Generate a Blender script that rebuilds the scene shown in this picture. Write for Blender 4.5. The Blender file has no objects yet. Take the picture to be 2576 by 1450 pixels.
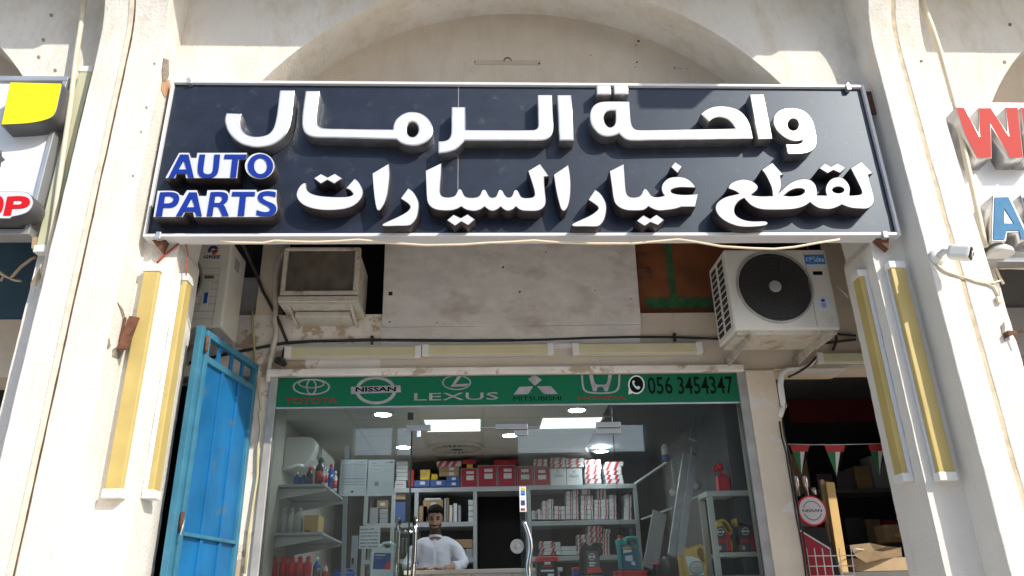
import bpy, bmesh, math, random
from mathutils import Vector, Matrix, noise as mnoise
random.seed(7)
R = math.radians
scene = bpy.context.scene
col = scene.collection
# ------------------------------------------------------------------ camera, sky, sun, exposure
CZ = 1.2                                        # camera height
F = 1900.0                                      # focal length in pixels of a 2576 px wide picture
YAW, PITCH, ROLL = R(2.80), R(22.86), R(-1.39)
cy, sy, cp, sp = math.cos(YAW), math.sin(YAW), math.cos(PITCH), math.sin(PITCH)
fw = Vector((sy*cp, cy*cp, sp)); r0 = Vector((cy, -sy, 0)); u0 = r0.cross(fw)
cr, sr = math.cos(ROLL), math.sin(ROLL)
rt = r0*cr+u0*sr; up = u0*cr-r0*sr
cd = bpy.data.cameras.new('camera'); cam = bpy.data.objects.new('camera', cd); col.objects.link(cam)
cd.sensor_width = 36; cd.lens = F/2576*36; cd.clip_end = 3000; cd.clip_start = .05
cam.matrix_world = Matrix(((rt.x, up.x, -fw.x, 0), (rt.y, up.y, -fw.y, 0), (rt.z, up.z, -fw.z, CZ), (0, 0, 0, 1)))
scene.camera = cam
SUN = Vector((.87, -1, .85)).normalized()       # towards the sun
el = math.asin(SUN.z); az = math.atan2(SUN.x, SUN.y)
w = bpy.data.worlds.new('World'); scene.world = w; w.use_nodes = True
nt = w.node_tree; sky = nt.nodes.new('ShaderNodeTexSky'); sky.sky_type = 'NISHITA'; sky.sun_disc = False
sky.sun_elevation = el; sky.sun_rotation = az; sky.dust_density = 1.0
bg = nt.nodes['Background']; bg.inputs[1].default_value = .15; nt.links.new(sky.outputs[0], bg.inputs[0])
ld = bpy.data.lights.new('sun', 'SUN'); lo = bpy.data.objects.new('sun', ld); col.objects.link(lo)
ld.energy = 2.5; ld.angle = R(.5); ld.color = (1, .935, .83); lo.location = (8, -10, 12)
lo.rotation_euler = SUN.to_track_quat('Z', 'Y').to_euler()
vs = scene.view_settings; vs.view_transform = 'Standard'; vs.look = 'None'; vs.exposure = .86; vs.gamma = 1

# ------------------------------------------------------------------ measuring: picture point -> point at a known real depth
def ray(x, y): return fw+rt*((x-1288)/F)+up*((725-y)/F)
def at(x, y, Y=None, X=None, Z=None):
    d = ray(x, y)
    k = Y/d.y if Y is not None else X/d.x if X is not None else (Z-CZ)/d.z
    p = d*k; p.z += CZ; return p
class Reg:                                      # a measured window of the photograph
    def __init__(s, x0, y0, x1, wz): s.x0, s.y0, s.s = x0, y0, wz/(x1-x0)
    def __call__(s, x, y, **k): return at((s.x0+x/s.s)/1.58385, (s.y0+y/s.s)/1.58385, **k)
D = at
RA = Reg(880, 330, 1680, 2576); RB = Reg(1600, 330, 2400, 2576); RC = Reg(2300, 330, 3100, 2576); RD = Reg(2600, 330, 3400, 2576)
SE = Reg(1140, 600, 1740, 2574); SF = Reg(1660, 600, 2260, 2574); SG = Reg(2240, 600, 2840, 2574); SH = Reg(2800, 600, 3400, 2574)
SI = Reg(3050, 600, 3650, 2574); SJ = Reg(590, 590, 1190, 2574)
R1 = Reg(0, 0, 1100, 1387); Z4 = Reg(3300, 0, 4080, 983); NL = Reg(0, 1000, 1200, 1343); ZR = Reg(3000, 1000, 4080, 1208)
M1 = Reg(700, 930, 2100, 2576); M2 = Reg(2000, 930, 3500, 2576); P5 = Reg(3600, 300, 4080, 870); T3 = Reg(0, 0, 700, 2030); L4 = Reg(0, 900, 500, 906)
K1 = Reg(1000, 1450, 2100, 1885); K2 = Reg(2000, 1450, 3100, 1885); K3 = Reg(1000, 1740, 1600, 1565); K4 = Reg(1500, 1740, 2100, 1565)
K5 = Reg(2050, 1740, 2650, 1565); K6 = Reg(2500, 1740, 3100, 1565)
U1 = Reg(600, 0, 2200, 2576); U2 = Reg(2000, 0, 3600, 2576); P6 = Reg(3600, 1000, 4080, 870)

# ------------------------------------------------------------------ objects
def tag(o, label=None, cat=None, group=None, kind=None):
    if label: o['label'] = label
    if cat: o['category'] = cat
    if group: o['group'] = group
    if kind: o['kind'] = kind
    return o
def thing(name, label, cat, loc=(0, 0, 0), group=None, rz=0):
    o = bpy.data.objects.new(name, None); col.objects.link(o); o.location = loc; o.rotation_euler = (0, 0, rz)
    o.empty_display_size = .1
    return tag(o, label, cat, group)
def wloc(p):
    v = Vector((0, 0, 0))
    while p is not None: v += p.location; p = p.parent
    return v
def add(name, me, parent=None, world=True):
    o = bpy.data.objects.new(name, me); col.objects.link(o)
    if parent is not None:
        o.parent = parent
        if world: me.transform(Matrix.Translation(-wloc(parent)))
    return o
def mats(me, ms):
    for m in (ms if isinstance(ms, (list, tuple)) else [ms]): me.materials.append(m)
def copy_tree(o, parent=None):
    c = o.copy(); col.objects.link(c); c.parent = parent
    for ch in list(o.children): copy_tree(ch, c)
    return c
class MB:
    def __init__(s): s.b = bmesh.new(); s.m = 0
    def v(s, p): return s.b.verts.new(Vector(p))
    def f(s, vs_, sm=False):
        try: fc = s.b.faces.new(vs_)
        except ValueError: return None
        fc.material_index = s.m; fc.smooth = sm; return fc
    def quad(s, *ps): return s.f([s.v(p) for p in ps])
    def box(s, a, b):
        x0, x1 = sorted((a[0], b[0])); y0, y1 = sorted((a[1], b[1])); z0, z1 = sorted((a[2], b[2]))
        v = [s.v((x, y, z)) for z in (z0, z1) for x, y in ((x0, y0), (x1, y0), (x1, y1), (x0, y1))]
        for q in ((0, 3, 2, 1), (4, 5, 6, 7), (0, 1, 5, 4), (1, 2, 6, 5), (2, 3, 7, 6), (3, 0, 4, 7)): s.f([v[i] for i in q])
        return s
    def prism(s, pts, off, cap=True):           # planar polygon pushed by a vector
        off = Vector(off); a = [s.v(p) for p in pts]; b = [s.v(Vector(p)+off) for p in pts]; n = len(a)
        if cap: s.f(a[::-1]); s.f(b)
        for i in range(n): s.f([a[i], a[(i+1) % n], b[(i+1) % n], b[i]])
        return s
    def bar(s, p, q, wd, th=None, upv=(0, 0, 1)):   # rectangular bar between two points
        p, q = Vector(p), Vector(q); th = th or wd; d = (q-p).normalized(); u = Vector(upv)
        if abs(d.dot(u)) > .95: u = Vector((0, 1, 0))
        a = d.cross(u).normalized()*wd/2; c = a.cross(d).normalized()*th/2
        s.prism([p+a+c, p-a+c, p-a-c, p+a-c], q-p); return s
    def tube(s, pts, r, n=8, cap=True, sm=True):
        pts = [Vector(p) for p in pts]; rr = r if isinstance(r, (list, tuple)) else [r]*len(pts); rings = []
        d0 = (pts[1]-pts[0]).normalized(); a = d0.orthogonal().normalized()
        for i, p in enumerate(pts):
            d = (pts[min(i+1, len(pts)-1)]-pts[max(i-1, 0)]).normalized()
            a = (a-d*a.dot(d)).normalized(); c = d.cross(a)
            rings.append([s.v(p+(a*math.cos(t)+c*math.sin(t))*rr[i]) for t in [2*math.pi*k/n for k in range(n)]])
        for x, y in zip(rings, rings[1:]):
            for k in range(n): s.f([x[k], x[(k+1) % n], y[(k+1) % n], y[k]], sm)
        if cap: s.f(rings[0][::-1]); s.f(rings[-1])
        return s
    def lathe(s, c, axis, prof, n=20, sm=True):  # prof: (radius, height along axis)
        c = Vector(c); ax = Vector(axis).normalized(); a = ax.orthogonal().normalized(); b2 = ax.cross(a); rings = []
        for r, h in prof:
            rings.append([s.v(c+ax*h+(a*math.cos(t)+b2*math.sin(t))*max(r, 1e-4)) for t in [2*math.pi*k/n for k in range(n)]])
        for x, y in zip(rings, rings[1:]):
            for k in range(n): s.f([x[k], x[(k+1) % n], y[(k+1) % n], y[k]], sm)
        s.f(rings[0][::-1]); s.f(rings[-1]); return s
    def ring(s, c, axis, r0_, r1_, h, n=28, sx=1):   # flat ring with thickness
        c = Vector(c); ax = Vector(axis).normalized(); X = Vector((1, 0, 0)) if abs(ax.x) < .9 else Vector((0, 1, 0))
        X = (X-ax*X.dot(ax)).normalized(); Zv = ax.cross(X); L = []
        for r, hh in ((r0_, 0), (r1_, 0), (r1_, h), (r0_, h)):
            L.append([s.v(c+ax*hh+(X*math.cos(t)*sx+Zv*math.sin(t))*r) for t in [2*math.pi*k/n for k in range(n)]])
        for q in range(4):
            x, y = L[q], L[(q+1) % 4]
            for k in range(n): s.f([x[k], x[(k+1) % n], y[(k+1) % n], y[k]])
        return s
    def build(s, name, ms, parent=None, bevel=0, smooth=False, world=True, seg=2):
        bmesh.ops.recalc_face_normals(s.b, faces=s.b.faces[:])
        if bevel:
            es = [e for e in s.b.edges if len(e.link_faces) == 2 and e.calc_face_angle(0) > .6]
            bmesh.ops.bevel(s.b, geom=es, offset=bevel, segments=seg, affect='EDGES', profile=.5, clamp_overlap=True)
        if smooth:
            for f in s.b.faces: f.smooth = True
        me = bpy.data.meshes.new(name); s.b.to_mesh(me); s.b.free(); mats(me, ms)
        return add(name, me, parent, world)
def spline(pts, per=8):
    """closed outline; third value 1 marks a corner"""
    n = len(pts); out = []
    P = [Vector((p[0], p[1])) for p in pts]; C = [len(p) > 2 for p in pts]
    for i in range(n):
        a, b, p, q = P[i], P[(i+1) % n], P[i-1], P[(i+2) % n]; L = (b-a).length
        if C[i] and C[(i+1) % n]: out.append(a); continue
        ta = (b-a) if C[i] else (b-p).normalized()*L
        tb = (b-a) if C[(i+1) % n] else (q-a).normalized()*L
        k = max(2, min(per, int(L/12)))
        for j in range(k):
            t = j/k; h1 = 2*t**3-3*t*t+1; h2 = t**3-2*t*t+t; h3 = -2*t**3+3*t*t; h4 = t**3-t*t
            out.append(a*h1+ta*h2+b*h3+tb*h4)
    return out
def ell(cx_, cy_, rx, ry, n=28, rot=0):
    c, s_ = math.cos(rot), math.sin(rot)
    return [(cx_+rx*math.cos(t)*c-ry*math.sin(t)*s_, cy_+rx*math.cos(t)*s_+ry*math.sin(t)*c) for t in [2*math.pi*k/n for k in range(n)]]
DG = None
def curve_mesh(loops, depth, bevel=0, inset=0):
    """loops in (x,z); mesh filled in the xz plane, front at y=0, going back to y=depth"""
    cu = bpy.data.curves.new('outline', 'CURVE'); cu.dimensions = '2D'; cu.fill_mode = 'BOTH' if depth else 'FRONT'
    for L in loops:
        sp_ = cu.splines.new('POLY'); sp_.points.add(len(L)-1)
        for i, p in enumerate(L): sp_.points[i].co = (p[0], p[1], 0, 1)
        sp_.use_cyclic_u = True
    cu.extrude = max(0, depth/2-bevel); cu.bevel_depth = bevel; cu.bevel_resolution = 1; cu.offset = -bevel-inset
    o = bpy.data.objects.new('outline', cu); col.objects.link(o)
    dg = bpy.context.evaluated_depsgraph_get(); dg.update()
    me = bpy.data.meshes.new_from_object(o.evaluated_get(dg)); bpy.data.objects.remove(o); bpy.data.curves.remove(cu)
    me.materials.clear()
    # xy plane -> xz plane, local +z (front) -> -y
    me.transform(Matrix(((1, 0, 0, 0), (0, 0, -1, depth/2), (0, 1, 0, 0), (0, 0, 0, 1))))
    return me
def outline_obj(name, reg, loops, Yf, depth, face, side, parent, bevel=0.0, smooth=True, rim=0):
    L = []
    for lp in loops:
        q = spline(lp) if smooth else lp
        L.append([(p.x, p.z) for p in [reg(a[0], a[1], Y=Yf) for a in q]])
    me = curve_mesh(L, depth, bevel)
    me.transform(Matrix.Translation((0, Yf, 0)))
    if not rim:
        mats(me, [face, side])
        for p in me.polygons: p.material_index = 0 if abs(p.normal.y) > .98 and p.center.y < Yf+depth*.4 else 1
        return add(name, me, parent)
    mats(me, side); o = add(name, me, parent)          # trimmed channel letter: metal body, acrylic face inside its rim
    fm = curve_mesh(L, .003, 0, rim); fm.transform(Matrix.Translation((0, Yf-.0016, 0))); mats(fm, face); add('face', fm, o); return o
def text_obj(name, body, x0, x1, z0, z1, Y, mat, parent, bold=0.0, shear=0.0, depth=.0015, keep=False):
    cu = bpy.data.curves.new('txt', 'FONT'); cu.body = body; cu.offset = bold; cu.shear = shear; cu.size = 1; cu.resolution_u = 2
    cu.extrude = .01
    o = bpy.data.objects.new('txt', cu); col.objects.link(o)
    dg = bpy.context.evaluated_depsgraph_get(); dg.update()
    me = bpy.data.meshes.new_from_object(o.evaluated_get(dg)); bpy.data.objects.remove(o); bpy.data.curves.remove(cu)
    me.materials.clear()
    xs = [v.co.x for v in me.vertices]; ys = [v.co.y for v in me.vertices]
    ax, bx, ay, by = min(xs), max(xs), min(ys), max(ys)
    for v in me.vertices:
        v.co = Vector((x0+(v.co.x-ax)/(bx-ax)*(x1-x0), Y+(depth if v.co.z < 0 else 0), z0+(v.co.y-ay)/(by-ay)*(z1-z0)))
    mats(me, mat); return add(name, me, parent)

# ------------------------------------------------------------------ materials
def nodes(name):
    m = bpy.data.materials.new(name); m.use_nodes = True; t = m.node_tree
    return m, t, t.nodes['Principled BSDF'], t.nodes.new, t.links.new
def mat(name, c, rough=.6, metal=0, var=.0, vscale=4, bump=0, bscale=60, spec=.5, emit=0, dirt=None, dscale=3, dlo=.55, dhi=.75, coat=0, stretch=None):
    m, t, b, N, K = nodes(name)
    b.inputs['Base Color'].default_value = (*c, 1); b.inputs['Roughness'].default_value = rough
    b.inputs['Metallic'].default_value = metal; b.inputs['Specular IOR Level'].default_value = spec
    if name == 'sign_blue': b.inputs['Specular Tint'].default_value = (.72, .86, 1, 1)
    if coat: b.inputs['Coat Weight'].default_value = coat; b.inputs['Coat Roughness'].default_value = .08
    if emit: b.inputs['Emission Color'].default_value = (*c, 1); b.inputs['Emission Strength'].default_value = emit
    g = N('ShaderNodeNewGeometry'); pos = g.outputs['Position']
    if stretch:
        mp = N('ShaderNodeMapping'); mp.inputs['Scale'].default_value = stretch; K(pos, mp.inputs['Vector']); pos2 = mp.outputs[0]
    else: pos2 = pos
    cur = None
    if var:
        n = N('ShaderNodeTexNoise'); n.inputs['Scale'].default_value = vscale; n.inputs['Detail'].default_value = 6; K(pos2, n.inputs['Vector'])
        r_ = N('ShaderNodeValToRGB'); r_.color_ramp.elements[0].position = .3; r_.color_ramp.elements[1].position = .7
        r_.color_ramp.elements[0].color = (*[max(0, x*(1-var)) for x in c], 1); r_.color_ramp.elements[1].color = (*[min(1, x*(1+var*.6)) for x in c], 1)
        K(n.outputs[0], r_.inputs[0]); cur = r_.outputs[0]
    if dirt:
        n = N('ShaderNodeTexNoise'); n.inputs['Scale'].default_value = dscale; n.inputs['Detail'].default_value = 8; n.inputs['Roughness'].default_value = .65; K(pos2, n.inputs['Vector'])
        r_ = N('ShaderNodeValToRGB'); r_.color_ramp.elements[0].position = dlo; r_.color_ramp.elements[1].position = dhi
        K(n.outputs[0], r_.inputs[0]); mx = N('ShaderNodeMix'); mx.data_type = 'RGBA'; K(r_.outputs[0], mx.inputs[0])
        mx.inputs[6].default_value = (*c, 1); mx.inputs[7].default_value = (*dirt, 1)
        if cur is not None: K(cur, mx.inputs[6])
        cur = mx.outputs[2]
    if cur is not None: K(cur, b.inputs['Base Color'])
    if bump:
        n = N('ShaderNodeTexNoise'); n.inputs['Scale'].default_value = bscale; n.inputs['Detail'].default_value = 5; K(pos, n.inputs['Vector'])
        bp = N('ShaderNodeBump'); bp.inputs['Strength'].default_value = bump; bp.inputs['Distance'].default_value = .01
        K(n.outputs[0], bp.inputs['Height']); K(bp.outputs[0], b.inputs['Normal'])
    return m
def plaster(name, c, dab=.30, warm=(.60, .47, .30), amount=.35, spots=False):
    """textured sprayed plaster: raised dabs, warm stains, grey grime, pin holes"""
    m, t, b, N, K = nodes(name); b.inputs['Roughness'].default_value = .9; b.inputs['Specular IOR Level'].default_value = .2
    pos = N('ShaderNodeNewGeometry').outputs['Position']
    def no(scale, det=5, ro=.5, st=None):
        n = N('ShaderNodeTexNoise'); n.inputs['Scale'].default_value = scale; n.inputs['Detail'].default_value = det; n.inputs['Roughness'].default_value = ro
        if st:
            mp = N('ShaderNodeMapping'); mp.inputs['Scale'].default_value = st; K(pos, mp.inputs['Vector']); K(mp.outputs[0], n.inputs['Vector'])
        else: K(pos, n.inputs['Vector'])
        return n.outputs[0]
    def ramp(x, a, bb, c0=(0, 0, 0), c1=(1, 1, 1)):
        r_ = N('ShaderNodeValToRGB'); e = r_.color_ramp.elements; e[0].position = a; e[1].position = bb; e[0].color = (*c0, 1); e[1].color = (*c1, 1)
        K(x, r_.inputs[0]); return r_.outputs[0]
    def mix(fac, a, bb):
        mx = N('ShaderNodeMix'); mx.data_type = 'RGBA'; K(fac, mx.inputs[0])
        for s_, q in ((6, a), (7, bb)):
            if isinstance(q, tuple): mx.inputs[s_].default_value = (*q, 1)
            else: K(q, mx.inputs[s_])
        return mx.outputs[2]
    base = ramp(no(2.2, 6), .3, .7, tuple(x*.91 for x in c), c)
    f1 = ramp(no(1.3, 8, .7, (1, 1, .35)), .50, .72, (0, 0, 0), (amount*1.3,)*3)
    base = mix(f1, base, warm)
    f2 = ramp(no(9, 8, .75, (1, 1, .2)), .56, .78, (0, 0, 0), (.42,)*3)
    base = mix(f2, base, (.36, .34, .31))
    sp = N('ShaderNodeSeparateXYZ'); K(pos, sp.inputs[0]); mr = N('ShaderNodeMapRange'); K(sp.outputs[2], mr.inputs[0])
    mr.inputs[1].default_value = 3.7; mr.inputs[2].default_value = 4.7; mr.inputs[3].default_value = 0; mr.inputs[4].default_value = .42     # rain run-off from the top
    mm = N('ShaderNodeMath'); mm.operation = 'MULTIPLY'; K(mr.outputs[0], mm.inputs[0]); K(ramp(no(7, 7, .7, (1, 1, .45)), .47, .66), mm.inputs[1])
    base = mix(mm.outputs[0], base, (.55, .45, .32))
    if spots:
        vo = N('ShaderNodeTexVoronoi'); vo.inputs['Scale'].default_value = 3.1; K(pos, vo.inputs['Vector'])
        f3 = ramp(vo.outputs['Distance'], .018, .03, (1, 1, 1), (0, 0, 0)); base = mix(f3, base, (.2, .16, .12))
    K(base, b.inputs['Base Color'])
    h1 = ramp(no(52, 3, .55), .48, .62); h2 = no(190, 4)
    ad = N('ShaderNodeMath'); ad.operation = 'MULTIPLY_ADD'; K(h2, ad.inputs[0]); ad.inputs[1].default_value = .45
    K(h1, ad.inputs[2])
    bp = N('ShaderNodeBump'); bp.inputs['Strength'].default_value = dab; bp.inputs['Distance'].default_value = .006
    K(ad.outputs[0], bp.inputs['Height']); K(bp.outputs[0], b.inputs['Normal'])
    return m
def glass(name, tint=(.93, .97, .95), ior=1.62, rough=0.0, dust_veil=.02):
    m, t, b, N, K = nodes(name); t.nodes.remove(b); out = t.nodes['Material Output']
    tr = N('ShaderNodeBsdfTransparent'); tr.inputs[0].default_value = (*tint, 1)
    gl = N('ShaderNodeBsdfGlossy'); gl.inputs['Roughness'].default_value = rough
    fr = N('ShaderNodeFresnel'); fr.inputs['IOR'].default_value = ior
    mx = N('ShaderNodeMixShader'); K(fr.outputs[0], mx.inputs[0]); K(tr.outputs[0], mx.inputs[1]); K(gl.outputs[0], mx.inputs[2])
    di = N('ShaderNodeBsdfDiffuse'); di.inputs[0].default_value = (.75, .73, .68, 1)  # thin dust film that also imitates the pale veil reflected in the panes
    pos = N('ShaderNodeNewGeometry').outputs['Position']; n = N('ShaderNodeTexNoise'); n.inputs['Scale'].default_value = 2.2; n.inputs['Detail'].default_value = 7
    mp = N('ShaderNodeMapping'); mp.inputs['Scale'].default_value = (1, 1, .35); K(pos, mp.inputs['Vector']); K(mp.outputs[0], n.inputs['Vector'])
    r_ = N('ShaderNodeValToRGB'); e = r_.color_ramp.elements; e[0].position = .35; e[1].position = .8; e[0].color = (dust_veil*.3,)*3+(1,); e[1].color = (dust_veil*2.2,)*3+(1,)
    K(n.outputs[0], r_.inputs[0]); m2 = N('ShaderNodeMixShader'); K(r_.outputs[0], m2.inputs[0]); K(mx.outputs[0], m2.inputs[1]); K(di.outputs[0], m2.inputs[2])
    K(m2.outputs[0], out.inputs[0]); return m
M = {}
M['plaster'] = plaster('plaster', (.78, .745, .68), amount=.28)
M['plaster_wall'] = plaster('plaster_wall', (.74, .70, .64), dab=.28, amount=.2)
M['plaster_soft'] = plaster('plaster_soft', (.68, .59, .48), dab=.22, amount=.15)
M['peeling'] = mat('peeling_paint', (.80, .74, .67), .9, var=.12, vscale=6, bump=.5, bscale=30, dirt=(.47, .37, .26), dscale=5, dlo=.53, dhi=.58)
M['pillar_plaster'] = mat('pillar_plaster', (.74, .63, .49), .9, var=.1, vscale=3, bump=.4, bscale=35, dirt=(.76, .72, .66), dscale=4, dlo=.58, dhi=.63)
M['sealant_pale'] = mat('pale_sealant', (.74, .66, .53), .8, var=.2, vscale=14, bump=.3, bscale=80)
M['sealant'] = mat('sealant', (.60, .49, .34), .8, var=.25, vscale=14, bump=.3, bscale=80)
M['crack'] = mat('crack', (.10, .06, .035), .9, var=.4, vscale=20)
M['concrete_patch'] = mat('concrete_patch', (.30, .26, .21), .95, var=.4, vscale=40, bump=.9, bscale=90)
M['rust_stain'] = mat('rust_stain', (.55, .33, .20), .9, var=.25, vscale=12)
M['rust'] = mat('rust', (.15, .06, .032), .8, var=.5, vscale=25, bump=.5, bscale=120)
M['floor'] = mat('floor_tile', (.68, .60, .50), .5, var=.15, vscale=3)
M['ground'] = mat('ground', (.66, .61, .54), .95, var=.25, vscale=1.5, bump=.4, bscale=60)
M['road'] = mat('road', (.16, .155, .15), .9, var=.3, vscale=3, bump=.4, bscale=120)
M['sign_blue'] = mat('sign_blue', (.015, .018, .032), .43, spec=.50, var=.3, vscale=8, bump=.02, bscale=7, dirt=(.085, .085, .09), dscale=11, dlo=.58, dhi=.82)
M['white_face'] = mat('white_acrylic', (.60, .615, .66), .35, spec=.4)
M['dark_return'] = mat('dark_return', (.035, .028, .03), .4, var=.3, vscale=10)
M['silver'] = mat('silver_return', (.62, .60, .57), .28, metal=.9, var=.25, vscale=9, bump=.06, bscale=9)
M['blue_face'] = mat('blue_face', (.008, .032, .27), .5, spec=.2)
M['alu_white'] = mat('alu_white', (.66, .67, .69), .4)
M['alu'] = mat('aluminium', (.52, .53, .54), .38, metal=.6, var=.15, vscale=5)
M['alu_grey'] = mat('alu_grey', (.40, .39, .37), .5, metal=.3, var=.2, vscale=8)
M['steel'] = mat('chrome', (.80, .80, .80), .08, metal=1)
M['satin'] = mat('satin_steel', (.55, .53, .50), .3, metal=1)
M['tube_yellow'] = mat('aged_diffuser', (.52, .40, .14), .45, var=.1, vscale=7, spec=.4)
M['tube_green'] = mat('pale_diffuser', (.52, .53, .36), .4, var=.06, vscale=7)
M['tube_cream'] = mat('cream_diffuser', (.62, .56, .36), .45, var=.08, vscale=7)
M['plastic_white'] = mat('white_plastic', (.76, .75, .71), .45, var=.06, vscale=5)
M['ac_white'] = mat('ac_casing', (.66, .64, .58), .45, var=.08, vscale=4, dirt=(.45, .40, .31), dscale=6, dlo=.58, dhi=.85)
M['ac_old'] = mat('old_ac_casing', (.60, .56, .48), .6, var=.25, vscale=7, dirt=(.26, .18, .11), dscale=7, dlo=.48, dhi=.68)
M['grille_brown'] = mat('grille_brown', (.20, .17, .135), .6, var=.35, vscale=14)
M['black'] = mat('black_plastic', (.015, .015, .016), .5, var=.2, vscale=9)
M['fan_black'] = mat('fan_black', (.035, .033, .032), .55)
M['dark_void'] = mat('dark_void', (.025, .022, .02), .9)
M['board'] = mat('whitewashed_board', (.74, .70, .66), .85, var=.13, vscale=5, stretch=(1.5, 1, 2.6), bump=.12, bscale=60, dirt=(.42, .36, .31), dscale=2.6, dlo=.52, dhi=.82)
M['board_brown'] = mat('brown_board', (.21, .07, .025), .7, var=.3, vscale=5)
M['green_paint'] = mat('green_paint', (.035, .13, .05), .7, var=.35, vscale=18)
M['grey_panel'] = mat('grey_panel', (.36, .35, .34), .6, var=.15, vscale=4)
M['cable_cream'] = mat('cream_cable', (.74, .61, .44), .5)
M['cable_yellow'] = mat('yellow_cable', (.46, .41, .22), .6)
M['cable_black'] = mat('black_cable', (.025, .022, .022), .6)
M['cable_red'] = mat('red_cable', (.36, .05, .03), .6)
M['conduit'] = mat('cream_conduit', (.72, .63, .47), .5, var=.08, vscale=6)
M['pipe_white'] = mat('taped_pipe', (.62, .58, .50), .7, var=.2, vscale=14, bump=.4, bscale=50)
M['gate_blue'] = mat('blue_gate_paint', (.006, .135, .335), .45, var=.3, vscale=3, bump=.12, bscale=6, dirt=(.09, .13, .16), dscale=8, dlo=.60, dhi=.74)
M['gate_pale'] = mat('blue_frame_paint', (.04, .18, .28), .5, var=.2, vscale=9, dirt=(.22, .17, .12), dscale=18, dlo=.63, dhi=.7)
M['teal_wall'] = mat('teal_panel', (.045, .105, .16), .55, var=.1, vscale=3)
M['yellow'] = mat('yellow_face', (.86, .80, .0), .35)
M['red_face'] = mat('red_face', (.55, .008, .012), .5, spec=.2)
M['coral_face'] = mat('coral_face', (.47, .055, .045), .6, spec=.12)
M['sky_face'] = mat('sky_blue_face', (.06, .20, .36), .6, spec=.15, var=.12, vscale=20)
M['panel_white'] = mat('white_panel', (.78, .79, .80), .35)
M['panel_bright'] = mat('bright_panel', (.86, .86, .87), .35)
M['dark_side'] = mat('dark_side', (.09, .09, .095), .4)
M['green_vinyl'] = mat('green_vinyl', (.003, .140, .064), .55, spec=.25)
M['logo_silver'] = mat('logo_silver', (.38, .365, .385), .45, var=.25, vscale=14)
M['logo_dark'] = mat('logo_dark', (.004, .010, .009), .7, spec=.1)
M['logo_red'] = mat('logo_red', (.24, .025, .02), .5)
M['logo_white'] = mat('logo_white', (.75, .78, .78), .5)
M['glass'] = glass('shop_glass', dust_veil=.013)
M['glass_edge'] = mat('glass_edge', (.012, .022, .02), .2)
M['inner_wall'] = mat('inner_wall', (.58, .54, .46), .7, var=.06, vscale=3)
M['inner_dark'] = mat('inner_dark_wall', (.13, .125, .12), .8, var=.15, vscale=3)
M['tile'] = mat('ceiling_tile', (.62, .61, .56), .8, bump=.5, bscale=45)
M['shelf_white'] = mat('shelf_white', (.66, .66, .64), .5)
M['shelf_grey'] = mat('shelf_grey', (.40, .41, .41), .5)
M['lamp'] = mat('lit_lamp', (.80, .92, 1.0), .5, emit=62)
M['panel_lit'] = mat('lit_panel', (.80, .92, .93), .5, emit=1.1)
M['paper'] = mat('paper', (.93, .94, .95), .8)
_t = M['paper'].node_tree; _tl = _t.nodes.new('ShaderNodeBsdfTranslucent'); _tl.inputs[0].default_value = (.93, .95, .97, 1); _mx = _t.nodes.new('ShaderNodeMixShader'); _mx.inputs[0].default_value = .5
_t.links.new(_t.nodes['Principled BSDF'].outputs[0], _mx.inputs[1]); _t.links.new(_tl.outputs[0], _mx.inputs[2]); _t.links.new(_mx.outputs[0], _t.nodes['Material Output'].inputs[0])
M['ink'] = mat('ink', (.08, .085, .1), .8)
M['ink_soft'] = mat('faint_ink', (.42, .44, .47), .8)
M['carton_red'] = mat('red_carton', (.34, .012, .03), .6, var=.12, vscale=8)
M['carton_white'] = mat('white_carton', (.62, .61, .60), .7)
M['carton_brown'] = mat('brown_carton', (.36, .24, .12), .8, var=.15, vscale=9)
M['carton_tan'] = mat('tan_carton', (.55, .36, .14), .8, var=.08, vscale=9)
M['carton_blue'] = mat('blue_carton', (.045, .10, .30), .6)
M['carton_yellow'] = mat('yellow_carton', (.62, .42, .02), .6)
M['carton_grey'] = mat('grey_carton', (.33, .33, .33), .7)
M['red_stripe'] = mat('red_stripe', (.48, .035, .05), .6)
M['skin'] = mat('skin', (.37, .21, .14), .55, var=.08, vscale=20)
M['hair'] = mat('hair', (.010, .008, .007), .85, bump=.8, bscale=120, spec=.12)
M['stubble'] = mat('stubble', (.085, .048, .034), .7, var=.3, vscale=60)
M['shirt'] = mat('white_shirt', (.66, .66, .72), .8, var=.05, vscale=12, bump=.35, bscale=22)
M['white_jug'] = mat('white_jug', (.78, .88, .90), .35)
M['gold_jug'] = mat('gold_jug', (.78, .50, .12), .3, metal=.25)
M['black_jug'] = mat('black_jug', (.02, .02, .022), .3)
M['teal_jug'] = mat('teal_jug', (.03, .34, .33), .3)
M['red_plastic'] = mat('red_plastic', (.75, .025, .035), .35)
M['blue_plastic'] = mat('blue_plastic', (.02, .08, .42), .35)
M['label_dark'] = mat('label_dark', (.12, .10, .13), .4)
M['label_blue'] = mat('label_blue', (.02, .11, .36), .4)
M['label_teal'] = mat('label_teal', (.03, .12, .2), .4)
M['bottle_white'] = mat('milky_bottle', (.58, .57, .53), .35)
M['amber'] = mat('dark_liquid', (.10, .07, .10), .3)
M['lad'] = mat('ladder_alu', (.42, .43, .44), .4, metal=.5, var=.15, vscale=12)
M['plank'] = mat('grey_plank', (.28, .27, .26), .7, var=.1, vscale=6)
M['sticker_blue'] = mat('sticker_blue', (.02, .20, .62), .4)
M['sticker_pale'] = mat('sticker_pale', (.58, .64, .78), .4)
M['orange_text'] = mat('logo_orange', (.62, .10, .06), .5)
M['navy_text'] = mat('logo_navy', (.03, .04, .16), .5)
M['flag_red'] = mat('flag_red', (.42, .03, .03), .7)
M['flag_green'] = mat('flag_green', (.02, .16, .06), .7)
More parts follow.
